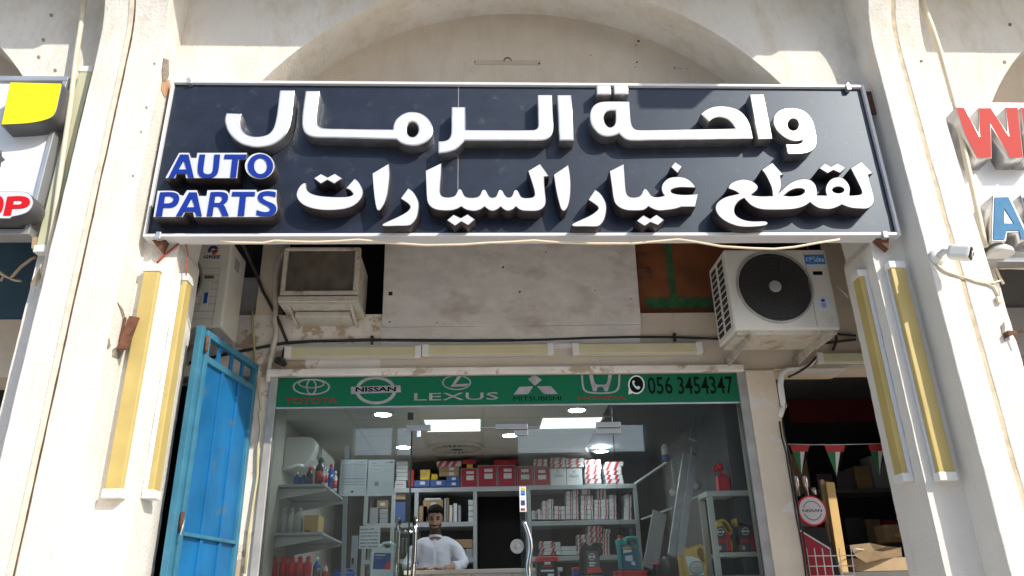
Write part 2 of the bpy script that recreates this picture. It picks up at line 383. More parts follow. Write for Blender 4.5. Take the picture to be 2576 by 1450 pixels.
M['cardboard'] = mat('cardboard', (.44, .32, .19), .85, var=.15, vscale=12)
M['far_wall'] = mat('far_wall', (.30, .27, .23), .9, var=.1, vscale=.6)

# ------------------------------------------------------------------ setting: ground, road, opposite side of the street
YP, YS, YB, YG = 3.875, 4.08, 4.44, 5.10        # pier front, arch wall front / back, shop front
g = MB(); g.quad((-300, -300, 0), (300, -300, 0), (300, 300, 0), (-300, 300, 0)); tag(g.build('ground', M['ground']), kind='structure')
g = MB(); g.box((-60, -9.5, .004), (60, -3.5, .012)); tag(g.build('road', M['road']), kind='structure')
g = MB(); g.box((-14, 3.2, .001), (14, YG+.3, .30)); tag(g.build('walkway', M['floor'], bevel=.01), kind='structure')
# across the street: an open car port on posts with a low block far behind it (seen mirrored in the glass)
def mir(x, y, d):                                # where a mirrored sight line ends, d metres in front of the glass
    p = at(x, y, Y=YG+d); return Vector((p.x, YG-d, p.z))
d0 = 17.0
zt = mir(1300, 1068, d0).z; zb = mir(1300, 1140, d0+14).z
xa, xb = mir(888, 1100, d0).x, mir(1628, 1100, d0).x
cp_ = thing('car_port', 'flat roofed open car port across the street, mirrored in the shop glass', 'car port', (0, YG-d0, 0))
g = MB(); g.box((xa-5, YG-d0, zt), (xb+5, YG-d0-.3, zt+3.8)); g.box((xa-5, YG-d0+.01, 0), (xa, YG-d0-.5, zt)); g.box((xb, YG-d0+.01, 0), (xb+5, YG-d0-.5, zt)); g.build('roof', M['dark_side'], cp_)
g = MB()
for px in (992,): g.box((mir(px-6, 1100, d0).x, YG-d0+.005, 0), (mir(px+7, 1100, d0).x, YG-d0-.2, zt))
g.build('post', M['dark_side'], cp_)
fb = thing('far_building', 'plain low block far across the street, mirrored in the shop glass', 'building', (0, YG-d0-14, 0))
g = MB(); g.box((-40, YG-d0-14, 0), (40, YG-d0-20, zb)); g.build('wall', M['far_wall'], fb)
g = MB()
for i in range(-9, 10): g.box((i*4-.7, YG-d0-13.98, zb*.3), (i*4+.7, YG-d0-14.1, zb*.62))
g.build('windows', M['dark_void'], fb)

# ------------------------------------------------------------------ the arcade
arc = thing('arcade_building', 'cream plastered arcade with arches, flared piers and shops behind', 'building', (0, YP, 0))
def nz(x, y, z, s=3.0): return mnoise.noise(Vector((x*s, y*s, z*s)))
def side_y(z):                                   # front line of a pier: straight, then flaring out to the street
    z0, rad = 3.30+CZ, 1.08
    if z <= z0: return YP
    s = min(z-z0, rad*.985); return YP-(rad-math.sqrt(rad*rad-s*s))
ZTOP = 3.30+CZ+1.06
def pier_half(x0, x1, name):
    mb = MB(); zs_ = [i*.075 for i in range(int((3.3+CZ)/.075)+1)]+[3.3+CZ+1.06*math.sin(k/26*math.pi/2) for k in range(1, 27)]
    rows = []
    for z in zs_:
        y = side_y(z); j = [.0035*nz(x, 1, z, 5)+.002*nz(x, 2, z, 17) for x in (x0, x1)]
        xs = [x0+(x1-x0)*k/6 for k in range(7)]
        row = [mb.v((x0+j[0], YS+.05, z)), mb.v((x0+j[0], (y+YS)/2, z))]
        row += [mb.v((x+j[0]*(1-k/6)+j[1]*k/6, y+.0025*nz(x, 5, z, 8), z)) for k, x in enumerate(xs)]
        row += [mb.v((x1+j[1], (y+YS)/2, z)), mb.v((x1+j[1], YS+.05, z))]
        rows.append(row)
    for a, b in zip(rows, rows[1:]):
        for i in range(len(a)-1): mb.f([a[i], a[i+1], b[i+1], b[i]])
    return mb.build(name, M['plaster'], arc, bevel=.006)
def joint(x0, x1, name, m, dy):
    mb = MB(); zs_ = [i*.12 for i in range(int((3.3+CZ)/.12)+1)]+[3.3+CZ+1.06*math.sin(k/20*math.pi/2) for k in range(1, 21)]
    rows = [[mb.v((x+.003*nz(x, 7, z, 6), side_y(z)+dy, z)) for x in (x0, x1)]+[mb.v((x1, side_y(z)+dy+.05, z)), mb.v((x0, side_y(z)+dy+.05, z))] for z in zs_]
    for a, b in zip(rows, rows[1:]):
        for i in range(4): mb.f([a[i], a[(i+1) % 4], b[(i+1) % 4], b[i]])
    return mb.build(name, m, arc)
BAY = 4.965; XL0, XL1, XR0, XR1 = -2.372, -1.965, 2.615, 2.965
pier_half(XL0, -2.198, 'pier'); pier_half(-2.178, XL1, 'pier')
joint(-2.212, -2.186, 'joint_strip', M['sealant_pale'], -.006); joint(-2.187, -2.168, 'joint_gap', M['crack'], .002)
pier_half(XR0, 2.771, 'pier'); pier_half(2.796, XR1, 'pier'); joint(2.768, 2.799, 'joint_strip', M['sealant'], .004)
def arch_wall(cx_, x0, x1, jl, jr):
    rad, zc = 2.105, 2.00+CZ; jit = lambda x, z: (x+.004*nz(x, 3, z, 7)+.0025*nz(x, 4, z, 21), z)
    pts = [(x0, 0), (jl, 0)]+[jit(jl, .1+.06*i) for i in range(51)]+[(jl, zc)]
    pts += [(cx_-rad*math.cos(t), zc+rad*math.sin(t)) for t in [math.pi*(k+.5)/64 for k in range(64)]]
    pts += [(jr, zc)]+[jit(jr, .1+.06*i) for i in range(50, -1, -1)]+[(jr, 0), (x1, 0), (x1, 6.2), (x0, 6.2)]
    bm = bmesh.new(); vv = [bm.verts.new((x, YS, z)) for x, z in pts]; es = [bm.edges.new((vv[i], vv[(i+1) % len(vv)])) for i in range(len(vv))]
    bmesh.ops.triangle_fill(bm, use_beauty=True, edges=es)
    ex = bmesh.ops.extrude_face_region(bm, geom=bm.faces[:]); 
    for v in [q for q in ex['geom'] if isinstance(q, bmesh.types.BMVert)]: v.co.y = YB
    bmesh.ops.recalc_face_normals(bm, faces=bm.faces[:])
    me = bpy.data.meshes.new('arch_wall'); bm.to_mesh(me); bm.free(); mats(me, [M['plaster'], M['plaster_soft']])
    for p in me.polygons:
        if p.normal.y > .9: p.material_index = 1
    return add('arch_wall', me, arc)
arch_wall(.325, -2.185, 2.78, -1.762, 2.409)
arch_wall(.325-BAY, -2.185-BAY, -2.187, -1.762-BAY, -2.372-.185)
arch_wall(.325+BAY, 2.782, 2.78+BAY, 3.15, 2.409+BAY)
g = MB(); g.box((-9, 3.06, ZTOP-.01), (9, YB, ZTOP+.5)); g.box((-9, 3.06, ZTOP+.502), (9, 3.4, 9.5)); g.build('upper_wall', M['plaster_wall'], arc)
# unseen box, modelled as an air conditioner, added to cast the shadow on the sign
sx1 = D(1742, 262, Y=4.0); sx0 = D(1601, 262, Y=4.0)
yf, yb = 2.3, 3.02; k = (4.0-yf)
hx1, hx0, hz = sx1.x+.87*k, sx0.x+.87*k, sx1.z+.82*k
tn = thing('upper_shadow_box', 'unseen air conditioner box added above the arches to cast a shadow', 'air conditioner', (hx1, yb, hz))
g = MB(); g.box((hx0, yf, hz), (hx1, yb, hz+.7)); g.build('casing', M['ac_white'], tn, bevel=.02)
g = MB(); g.box((hx0+.1, yb, hz-.03), (hx0+.14, 3.058, hz+.2)); g.box((hx1-.14, yb, hz-.03), (hx1-.1, 3.058, hz+.2)); g.build('bracket', M['alu'], tn)

# back wall of the arcade passage, with its openings
ZB = 1.35+CZ                                     # lintel
def wallpiece(name, m, x0, x1, z0, z1, y=YG, t=.2, parent=arc, bevel=0): 
    mb = MB(); mb.box((x0, y, z0), (x1, y+t, z1)); return mb.build(name, m, parent, bevel=bevel)
zO = M1(1100, 597, Y=YG).z                       # sill of the upper openings
zH = M1(1100, 1040, Y=YG).z                      # bottom of the peeling beam over the shop front
zU = D(1288, 560, Y=YG).z                        # hidden behind the sign: top of the openings
xW0 = M1(160, 760, Y=YG).x; xPl0 = M1(618, 300, Y=YG).x; xPl1 = M1(762, 300, Y=YG).x
xBd0 = M1(1530, 300, Y=YG).x; xBd1 = M2(925, 300, Y=YG).x; xBr1 = M2(1560, 400, Y=YG).x
XE = 9.0
wallpiece('back_wall', M['plaster_soft'], -XE, XE, zU, 6.0)
wallpiece("beam", M["peeling"], -2.62, xBd0+.0, zH, zO, t=.24)
wallpiece('beam', M['plaster_soft'], xBd0+.001, 2.62, zH+.0, M2(1200, 545, Y=YG).z, t=.24)
wallpiece('column_strip', M['pillar_plaster'], xPl0, xPl1, zO+.001, zU-.001)
wallpiece('column_strip', M['plaster_soft'], M2(2240, 300, Y=YG).x, 2.62, M2(1200, 545, Y=YG).z+.001, zU-.001)
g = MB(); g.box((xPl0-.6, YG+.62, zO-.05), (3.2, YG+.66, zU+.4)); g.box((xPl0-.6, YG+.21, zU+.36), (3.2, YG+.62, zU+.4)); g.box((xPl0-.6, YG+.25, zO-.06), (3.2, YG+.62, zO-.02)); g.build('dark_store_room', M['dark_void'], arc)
for q in (-1, 0, 1):                             # blind infill under each arch, behind the signs
    g = MB(); n_ = 48; cxq = .327+q*BAY
    P_ = [(cxq+2.14*math.cos(math.pi*i/n_), YB-.015, 2.02+CZ+2.14*math.sin(math.pi*i/n_)) for i in range(n_+1)]
    P_ = [(cxq+2.14, YB-.015, 2.38+CZ)]+[p for p in P_ if p[2] > 2.38+CZ]+[(cxq-2.14, YB-.015, 2.38+CZ)]
    g.prism(P_, (0, .2, 0)); g.build('arch_infill', M['plaster_soft'], arc)
cl = MB(); cl.box((-XE, YB, 5.95), (XE, 5.5, 6.05)); cl.build('passage_ceiling', M['plaster_soft'], arc)
# ------------------------------------------------------------------ main sign
YSG = 4.0
sA, sB = D(436.6, 206, Y=YSG), D(2261.3, 596.1, Y=YSG)
SX0, SX1, SZ0, SZ1 = -1.932, 2.557, 2.013+CZ, 3.124+CZ
sign = thing('shop_sign', 'wide dark blue shop sign with raised white lettering and white metal edge', 'sign', ((SX0+SX1)/2, YSG+.05, SZ0))
fwid = .021
g = MB(); g.box((SX0+.01, YSG, SZ0+.01), (SX1-.01, YSG+.07, SZ1-.01)); g.build('panel', M['sign_blue'], sign)
g = MB()
for a, b in (((SX0, SZ0), (SX1, SZ0+fwid)), ((SX0, SZ1-fwid), (SX1, SZ1)), ((SX0, SZ0+fwid), (SX0+fwid*.8, SZ1-fwid)), ((SX1-fwid, SZ0+fwid), (SX1, SZ1-fwid))):
    g.box((a[0], YSG-.022, a[1]), (b[0], YSG+.085, b[1]))
g.build('frame', M['alu_white'], sign, bevel=.003)
jx = D(1153, 300, Y=YSG).x
g = MB(); g.box((jx-.0016, YSG-.0012, SZ0+fwid), (jx+.0016, YSG+.005, SZ1-fwid)); g.build('seam', M['alu_grey'], sign)
c1 = 1
DL = .092
def letter(reg, loops, face='white_face', side='silver', depth=DL, bevel=.004, y=YSG, nm='letter', par=sign, rim=.0075):
    return outline_obj(nm, reg, loops, y-depth, depth, M[face], M[side], par, bevel, rim=rim)
c = 1
L_LAM = [(70, 388, c), (265, 395, c), (250, 450), (246, 525), (272, 600), (330, 660), (420, 688), (520, 685), (610, 655), (668, 590), (700, 490), (720, 380), (755, 95, c), (945, 95, c), (937, 200), (915, 400), (890, 540), (850, 640), (770, 730), (650, 800), (500, 830), (380, 822), (250, 780), (150, 700), (90, 620), (57, 530), (50, 460)]
letter(RA, [L_LAM])
letter(RA, [[(1085, 103, c), (1270, 103, c), (1250, 250), (1230, 420), (1232, 500), (1255, 552), (1310, 580), (1600, 590), (2205, 598, c), (2212, 545), (2240, 480), (2295, 425), (2370, 385), (2445, 372), (2560, 390), (2655, 455), (2712, 550), (2723, 615), (2703, 690), (2638, 760), (2540, 800), (2450, 808), (2370, 798), (2300, 770), (2250, 728, c), (1900, 718), (1500, 708), (1250, 705), (1150, 690), (1085, 650), (1048, 580), (1040, 500), (1052, 350)], ell(2458, 600, 76, 96)])
letter(RB, [[(640, 310, c), (820, 310, c), (822, 603, c), (1000, 605), (1690, 605), (1735, 588), (1752, 550), (1750, 450), (1742, 155, c), (1930, 155, c), (1938, 350), (1949, 560), (1940, 630), (1910, 690), (1860, 728), (1790, 742), (1500, 742), (810, 741, c), (760, 800), (690, 860), (590, 893), (470, 908, c), (468, 750, c), (550, 745), (605, 718), (632, 660), (636, 600), (638, 450)]])
letter(RB, [[(1995, 157, c), (2178, 157, c), (2212, 742, c), (2025, 742, c)]])
letter(RC, [[(670, 240, c), (676, 350), (686, 480), (702, 550), (735, 592), (790, 606), (1300, 600), (2030, 588, c), (2000, 540), (1930, 470), (1840, 441), (1755, 455), (1690, 500, c), (1585, 402, c), (1650, 350), (1740, 312), (1830, 300), (1950, 312), (2070, 352), (2150, 420), (2210, 520), (2242, 640), (2255, 717, c), (1700, 727), (1000, 738), (700, 742), (620, 725), (565, 685), (535, 653, c), (490, 675), (430, 688), (370, 690), (290, 665), (222, 602), (176, 520), (160, 430), (175, 350), (220, 285), (285, 250), (360, 240), (500, 238)], [(490, 357, c), (492, 490), (470, 550), (420, 572), (378, 548), (347, 490), (341, 430), (368, 380), (420, 359)]])
letter(RC, [[(245, 30, c), (428, 28, c), (437, 152, c), (252, 156, c)]])
letter(RC, [[(465, 30, c), (650, 30, c), (658, 146, c), (475, 152, c)]])
letter(RC, [[(2215, 150, c), (2395, 150, c), (2506, 718, c), (2322, 725, c)]])
letter(RD, [[(1930, 735, c), (1850, 748), (1770, 735), (1680, 690), (1600, 615), (1556, 520), (1562, 430), (1615, 366), (1680, 335), (1755, 325), (1860, 332), (1960, 372), (2040, 460), (2085, 580), (2108, 720), (2097, 810), (2050, 868), (1970, 903), (1850, 914), (1735, 912, c), (1710, 785, c), (1800, 790), (1880, 782), (1918, 765)], ell(1806, 536, 70, 78)])
D2 = .10
def l2(reg, loops): letter(reg, loops, 'white_face', 'dark_return', D2, .003, rim=.005)
l2(SE, [[(345, 555, c), (350, 600), (360, 660), (400, 710), (480, 750), (600, 775), (800, 790), (1000, 790), (1100, 775), (1138, 753, c), (1120, 718), (1080, 680), (1010, 652, c), (1170, 475, c), (1230, 520), (1290, 610), (1318, 700), (1308, 780), (1270, 850), (1190, 930), (1080, 985), (950, 1015), (750, 1030), (560, 1020), (400, 985), (280, 930), (200, 850), (170, 770), (185, 690), (222, 620), (275, 567), (310, 553)]])
l2(SE, [[(460, 480, c), (595, 395, c), (710, 455, c), (835, 390, c), (967, 478, c), (825, 577, c), (705, 515, c), (593, 580, c)]])
l2(SE, [[(1465, 393, c), (1762, 215, c), (1775, 400), (1765, 550), (1740, 740), (1700, 880), (1640, 990), (1590, 1035), (1550, 1020), (1525, 950), (1500, 800), (1480, 600)]])
l2(SE, [[(1945, 828, c), (2085, 638, c), (2170, 700), (2238, 800), (2272, 900), (2268, 1020), (2240, 1150), (2180, 1240), (2110, 1290), (1900, 1300), (1660, 1303), (1634, 1278), (1655, 1250), (1800, 1180), (1950, 1110), (2060, 1045), (2112, 985), (2110, 950), (2060, 900)]])
l2(SF, [[(145, 345, c), (430, 208, c), (425, 400), (405, 690), (420, 755), (460, 788), (530, 798), (600, 790), (650, 768), (680, 720), (702, 672), (735, 655), (770, 670), (800, 730), (832, 780), (880, 800), (980, 803), (1048, 785), (1080, 752), (1108, 690), (1142, 665), (1185, 678), (1215, 730), (1250, 785), (1300, 803), (1350, 783), (1375, 730), (1397, 682), (1435, 665), (1475, 690), (1510, 755), (1560, 798), (1610, 788), (1635, 748), (1657, 690), (1690, 668), (1735, 688), (1765, 745), (1795, 792), (1850, 808), (1950, 803), (1998, 783), (2010, 740), (1990, 640), (1940, 480), (1895, 350, c), (2110, 222, c), (2268, 445, c), (2185, 457, c), (2190, 600), (2210, 800), (2214, 880), (2190, 960), (2125, 1018), (2040, 1042), (1900, 1042), (1800, 1033), (1740, 1008), (1698, 970, c), (1650, 1013), (1570, 1040), (1500, 1023), (1435, 972, c), (1390, 1010), (1320, 1040), (1240, 1028), (1160, 970, c), (1100, 1013), (1000, 1042), (880, 1030), (812, 1003), (762, 968, c), (700, 1003), (600, 1032), (450, 1035), (330, 1018), (240, 973), (185, 900), (165, 800), (155, 600)]])
l2(SF, [[(505, 1195, c), (630, 1092, c), (755, 1150, c), (870, 1085, c), (1003, 1180, c), (885, 1292, c), (765, 1225, c), (655, 1300, c)]])
l2(SG, [[(-153, 412, c), (108, 237, c), (135, 380), (150, 560), (143, 780), (115, 930), (75, 1010), (30, 1042), (-20, 1015), (-55, 920), (-110, 690)]])
l2(SG, [[(435, 847, c), (560, 662, c), (650, 730), (720, 830), (757, 930), (755, 1060), (722, 1190), (660, 1275), (605, 1307), (400, 1308), (190, 1305), (157, 1278), (180, 1245), (330, 1175), (470, 1110), (565, 1045), (610, 988), (560, 930)]])
l2(SG, [[(802, 352, c), (1060, 222, c), (1075, 450), (1093, 680), (1112, 750), (1150, 788), (1220, 800), (1310, 783), (1348, 745), (1377, 682), (1412, 652), (1450, 667), (1490, 720), (1532, 773), (1600, 793), (1690, 785), (1738, 770, c), (1710, 730), (1692, 660), (1702, 590), (1750, 520), (1830, 467), (1950, 448), (2080, 460), (2180, 510), (2255, 585), (2288, 645, c), (2150, 640), (2000, 640), (1905, 660), (1862, 692), (1880, 722), (1960, 745), (2100, 755), (2250, 747), (2330, 737, c), (2280, 970, c), (2040, 970, c), (1950, 1000), (1800, 1025), (1650, 1035), (1575, 1017), (1520, 992), (1475, 965, c), (1430, 1005), (1370, 1030), (1200, 1035), (1080, 1023), (980, 983), (902, 910), (865, 800), (840, 620)]])
l2(SG, [[(1850, 285, c), (1925, 192, c), (2055, 275, c), (1975, 400, c)]])
l2(SG, [[(1260, 1207, c), (1385, 1102, c), (1500, 1165, c), (1610, 1092, c), (1750, 1190, c), (1640, 1287, c), (1510, 1235, c), (1410, 1302, c)]])
l2(SH, [[(430, 655, c), (432, 628), (452, 588), (510, 540), (600, 507), (700, 492), (820, 515), (900, 560), (945, 620), (933, 675), (885, 722), (838, 762, c), (900, 773), (1000, 780), (1190, 776, c), (1172, 650), (1120, 520), (1062, 410), (1000, 332, c), (1190, 203, c), (1383, 420, c), (1328, 432, c), (1342, 520), (1347, 600), (1337, 660), (1318, 708, c), (1400, 628), (1500, 552), (1620, 502), (1740, 486), (1845, 508), (1918, 570), (1953, 660), (1958, 766, c), (2112, 768, c), (2095, 700), (2102, 620), (2142, 540), (2212, 478), (2310, 456), (2400, 477), (2478, 550), (2518, 640), (2512, 768, c), (2600, 765), (2680, 755), (2712, 735), (2712, 695), (2652, 560), (2522, 306, c), (2712, 187, c), (2910, 395, c), (2832, 418, c), (2862, 550), (2912, 720), (2934, 820), (2930, 885), (2890, 950), (2812, 998), (2672, 1000), (2552, 990), (2462, 965), (2377, 930, c), (2302, 970), (2202, 1003), (2102, 1008), (1992, 993), (1902, 948), (1832, 892, c), (1750, 950), (1600, 1000), (1400, 1018), (1150, 1020), (980, 1008), (850, 958), (765, 890), (705, 822, c), (632, 862), (572, 930), (545, 1010), (560, 1090), (622, 1148), (720, 1188), (850, 1208), (1000, 1206), (1080, 1212), (1115, 1240), (1103, 1270), (1040, 1295), (900, 1310), (750, 1315), (600, 1300), (450, 1250), (330, 1178), (250, 1095), (212, 1000), (227, 920), (290, 850), (400, 790), (520, 760), (610, 740, c), (570, 708), (500, 680)],
        [(1395, 772, c), (1480, 702), (1580, 662), (1680, 656), (1735, 682), (1718, 730), (1640, 768), (1500, 780)], ell(2315, 677, 95, 52)])
l2(SI, [[(910, 307, c), (1005, 217, c), (1120, 275, c), (1230, 217, c), (1375, 300, c), (1275, 392, c), (1160, 342, c), (1060, 397, c)]])
# latin words: white backing with blue faces
DA = .10
def back(loops, dy=0): letter(SJ, loops, 'white_face', 'dark_return', DA+dy, .003, nm='letter_backing', rim=.004)
back([[(280, 527, c), (525, 78, c), (712, 78, c), (745, 165, c), (820, 165, c), (835, 78, c), (1700, 78, c), (1690, 205, c), (1565, 205, c), (1530, 527, c), (640, 527, c), (630, 455, c), (500, 455, c), (470, 527, c)]])
back([ell(1908, 310, 262, 231)], .0015)
back([[(80, 1192, c), (155, 727, c), (420, 727), (505, 750), (555, 800, c), (600, 810, c), (660, 717, c), (845, 717, c), (880, 815, c), (990, 815, c), (1005, 717, c), (1300, 717), (1365, 742), (1385, 770, c), (1400, 710, c), (1860, 710, c), (1870, 748, c), (1955, 717), (2100, 705), (2212, 714, c), (2202, 900, c), (2218, 1000), (2215, 1070), (2170, 1140), (2100, 1175), (2000, 1192, c), (780, 1195, c), (760, 1115, c), (640, 1115, c), (600, 1192, c)]])
YA = YSG-DA-.0075
def bl(loops):
    L = [[(q.x, q.z) for q in [SJ(a[0], a[1], Y=YA) for a in spline(lp)]] for lp in loops]
    me = curve_mesh(L, .004); me.transform(Matrix.Translation((0, YA, 0))); mats(me, M['blue_face']); add('letter', me, sign)
bl([[(345, 507, c), (545, 112, c), (690, 112, c), (780, 505, c), (690, 505, c), (665, 435, c), (480, 435, c), (440, 507, c)], [(610, 205, c), (520, 367, c), (660, 367, c)]])
bl([[(878, 112, c), (975, 112, c), (942, 370), (955, 425), (1020, 447), (1080, 428), (1107, 370), (1132, 112, c), (1230, 112, c), (1202, 370), (1172, 450), (1100, 502), (1000, 513), (905, 492), (858, 430), (850, 350)]])
bl([[(1310, 112, c), (1682, 112, c), (1672, 182, c), (1540, 182, c), (1500, 502, c), (1403, 502, c), (1440, 182, c), (1298, 182, c)]])
YA -= .0015
bl([ell(1920, 307, 216, 203), ell(1922, 307, 113, 138)])
YA += .0015
bl([[(205, 758, c), (400, 756), (500, 785), (530, 860), (500, 955), (420, 1010), (257, 1017, c), (235, 1167, c), (130, 1167, c)], [(285, 820, c), (370, 820), (430, 850), (420, 910), (370, 942), (270, 950, c)]])
bl([[(475, 1165, c), (700, 758, c), (830, 758, c), (917, 1162, c), (828, 1162, c), (805, 1085, c), (620, 1085, c), (575, 1163, c)], [(745, 850, c), (660, 1014, c), (800, 1012, c)]])
bl([[(1070, 755, c), (1250, 752), (1345, 782), (1365, 850), (1340, 920), (1283, 960, c), (1315, 1005), (1377, 1157, c), (1270, 1159, c), (1205, 1015), (1170, 1000), (1118, 1000, c), (1097, 1161, c), (1003, 1161, c)], [(1145, 820, c), (1225, 818), (1265, 845), (1255, 900), (1215, 935), (1130, 938, c)]])
bl([[(1440, 750, c), (1830, 750, c), (1820, 820, c), (1672, 820, c), (1640, 1157, c), (1533, 1157, c), (1572, 820, c), (1430, 820, c)]])
bl([[(2182, 757, c), (2175, 835, c), (2100, 815), (2010, 810), (1960, 832), (1972, 868), (2040, 910), (2150, 960), (2190, 1020), (2180, 1090), (2130, 1140), (2040, 1166), (1930, 1160), (1850, 1137, c), (1858, 1060, c), (1930, 1085), (2010, 1095), (2075, 1075), (2085, 1035), (2040, 990), (1930, 930), (1880, 870), (1886, 800), (1940, 755), (2030, 738), (2110, 742)]])
# clips, hooks and rusty end brackets of the sign
def clip(p, wd=.03, hh=.045):
    mb = MB(); mb.box((p.x-wd/2, YSG-.034, p.z-hh/2), (p.x+wd/2, YSG+.0, p.z+hh/2)); mb.build('clip', M['alu'], sign, bevel=.004)
clip(R1(795, 1183, Y=YSG-.03)); clip(Z4(103, 438, Y=YSG-.03)); clip(Z4(287, 1178, Y=YSG-.03)); clip(R1(952, 412, Y=YSG-.03), .03, .025)
for p in (R1(948, 400, Y=YSG), Z4(103, 428, Y=YSG)):
    mb = MB(); mb.prism([(p.x-.03, YSG, p.z-.012), (p.x+.016, YSG, p.z-.012), (p.x, YSG, p.z+.022)], (0, .012, 0)); mb.build('hook', M['alu'], sign)
for p in (R1(795, 1230, Y=YSG), Z4(295, 1215, Y=YSG)):
    mb = MB(); mb.prism([(p.x-.05, YSG+.02, SZ0-.001), (p.x+.03, YSG+.02, SZ0-.001), (p.x+.012, YSG+.02, SZ0-.075)], (0, .05, 0)); mb.build('support_bracket', M['rust'], sign)
g = MB(); p = Z4(205, 470, Y=YSG-.03); q = Z4(232, 540, Y=YSG-.03)
g.bar((p.x+.03, YSG+.02, p.z+.05), (q.x+.02, YSG+.02, q.z-.02), .03, .012); g.build('end_bracket', M['rust'], sign)
g = MB(); p = R1(845, 475, Y=YSG); q = R1(740, 1000, Y=YSG)
g.box((SX0-.022, YSG+.03, q.z), (SX0-.002, YSG+.06, p.z)); g.build('end_bracket', M['rust'], sign)
# cream cable sagging along the bottom edge of the sign
YC = YSG-.01
cpts = [M1(*q, Y=YC) for q in ((330, 62), (420, 68), (640, 72), (730, 55), (880, 62), (1020, 65), (1200, 58), (1330, 48), (1440, 58), (1540, 70), (1830, 88), (2100, 84), (2300, 70))]+[M2(*q, Y=YC) for q in ((0, 63), (110, 57), (217, 50), (420, 66), (650, 71), (900, 70), (1060, 56), (1205, 42), (1330, 60), (1500, 90), (1700, 103), (1860, 108), (2000, 95), (2150, 68), (2310, 42))]
g = MB(); g.tube(cpts, .0075, 8); tag(g.build('cable', M['cable_cream']), 'cream cable sagging along the bottom edge of the dark blue sign', 'cable')
g = MB(); g.tube([R1(*q, Y=YS-.01) for q in ((915, 1205), (880, 1240), (825, 1285), (800, 1310), (788, 1322))], .006, 6); tag(g.build('cable', M['cable_red']), 'short red cable from the sign corner down to the left wall lamp', 'cable')
g = MB(); g.tube([R1(*q, Y=4.08) for q in ((930, 1205), (945, 1280), (935, 1340), (935, 1385))], .004, 6); tag(g.build('cable', M['cable_red']), 'thin dark red cable hanging beside the inner left wall lamp', 'cable')
g = MB(); p1 = (-1.95, YS-.012); g.tube([R1(*q, Y=YS-.012) for q in ((938, 0), (920, 90), (905, 160), (885, 260), (868, 340), (857, 415))], .006, 6); tag(g.build('cable', M['conduit']), 'thin cable running up the wall above the sign at its left corner', 'cable')
# ------------------------------------------------------------------ upper back wall fittings
def rect(reg, x0, y0, x1, y1, Y):
    """real rectangle on the plane y=Y measured from two corners"""
    a, b = reg(x0, (y0+y1)/2, Y=Y), reg(x1, (y0+y1)/2, Y=Y); t_, q = reg((x0+x1)/2, y0, Y=Y), reg((x0+x1)/2, y1, Y=Y)
    return a.x, b.x, q.z, t_.z
# whitewashed plywood boards covering the middle opening
t = thing('plywood_cover', 'large whitewashed plywood board covering the middle opening under the sign', 'board', (0.2, YG, zO))
yp = YG-.022
pB = [M1(1537, 20, Y=yp), M1(1512, 683, Y=yp), M2(0, 632, Y=yp), M2(952, 620, Y=yp), M2(905, 20, Y=yp)]
g = MB(); g.prism([(p.x, yp, p.z) for p in pB], (0, .018, 0)); g.build('upper_board', M['board'], t, bevel=.002)
yq = YG-.012
pC = [M1(1510, 692, Y=yq), M1(1502, 835, Y=yq), M2(940, 790, Y=yq), M2(952, 628, Y=yq)]
g = MB(); g.prism([(p.x, yq, p.z) for p in pC], (0, .01, 0)); g.build('lower_board', M['board'], t)
g = MB()
for q in ((1575, 443, .014, .014), (2400, 250, .007, .007), (1568, 650, .005, .005), (1915, 655, .004, .004), (2520, 432, .006, .005)):
    p = M1(q[0], q[1], Y=yp); g.box((p.x-q[2], yp-.002, p.z-q[3]), (p.x+q[2], yp+.004, p.z+q[3]))
for q in ((125, 398), (637, 392), (882, 450), (300, 130)):
    p = M2(*q, Y=yp); g.lathe((p.x, yp-.002, p.z), (0, 1, 0), [(.005, 0), (.005, .005)], 8)
tag(g.build('nail_holes', M['dark_void'], t), kind='stuff')
t = thing('painted_board', 'rust brown board with a green painted band beside the outdoor unit', 'board', (1.3, YG, zO))
x0, x1, z0, z1 = rect(M2, 925, 20, 1640, 540, YG+.05)
g = MB(); g.box((x0-.1, YG+.05, z0-.02), (x1, YG+.07, z1+.1)); g.build('panel', M['board_brown'], t)
x0, x1, z0, z1 = rect(M2, 987, 442, 1440, 512, YG+.047)
g = MB(); g.box((x0, YG+.047, z0), (x1, YG+.0496, z1)); g.build('green_band', M['green_paint'], t)
x0, x1, z0, z1 = rect(M2, 1142, 230, 1185, 440, YG+.047)
g = MB(); g.box((x0, YG+.0475, z0), (x1, YG+.0494, z1+.2)); g.build('green_streak', M['green_paint'], t)
x0, x1, z0, z1 = rect(M2, 930, 240, 1020, 305, YG+.04)
g = MB(); g.box((x0, YG+.035, z0), (x1, YG+.049, z1)); g.build('brown_slat', M['rust'], t); x0, x1, z0, z1 = rect(M2, 930, 140, 1010, 165, YG+.04); g = MB(); g.box((x0, YG+.035, z0), (x1, YG+.049, z1)); g.build('brown_slat', M['rust'], t)
# grey panel low in the left opening
t = thing('grey_panel', 'plain grey panel closing the lower part of the left opening beside the outdoor unit', 'panel', (-1.6, YG, zO))
x0, x1, z0, z1 = rect(M1, 440, 345, 600, 615, YG+.05)
g = MB(); g.box((x0-.25, YG+.04, z0-.03), (x1+.03, YG+.06, z1)); g.build('sheet', M['grey_panel'], t)
g = MB(); g.box((x0-.25, YG+.03, z1-.012), (x1+.03, YG+.064, z1+.012)); g.build('rim', M['alu_grey'], t)

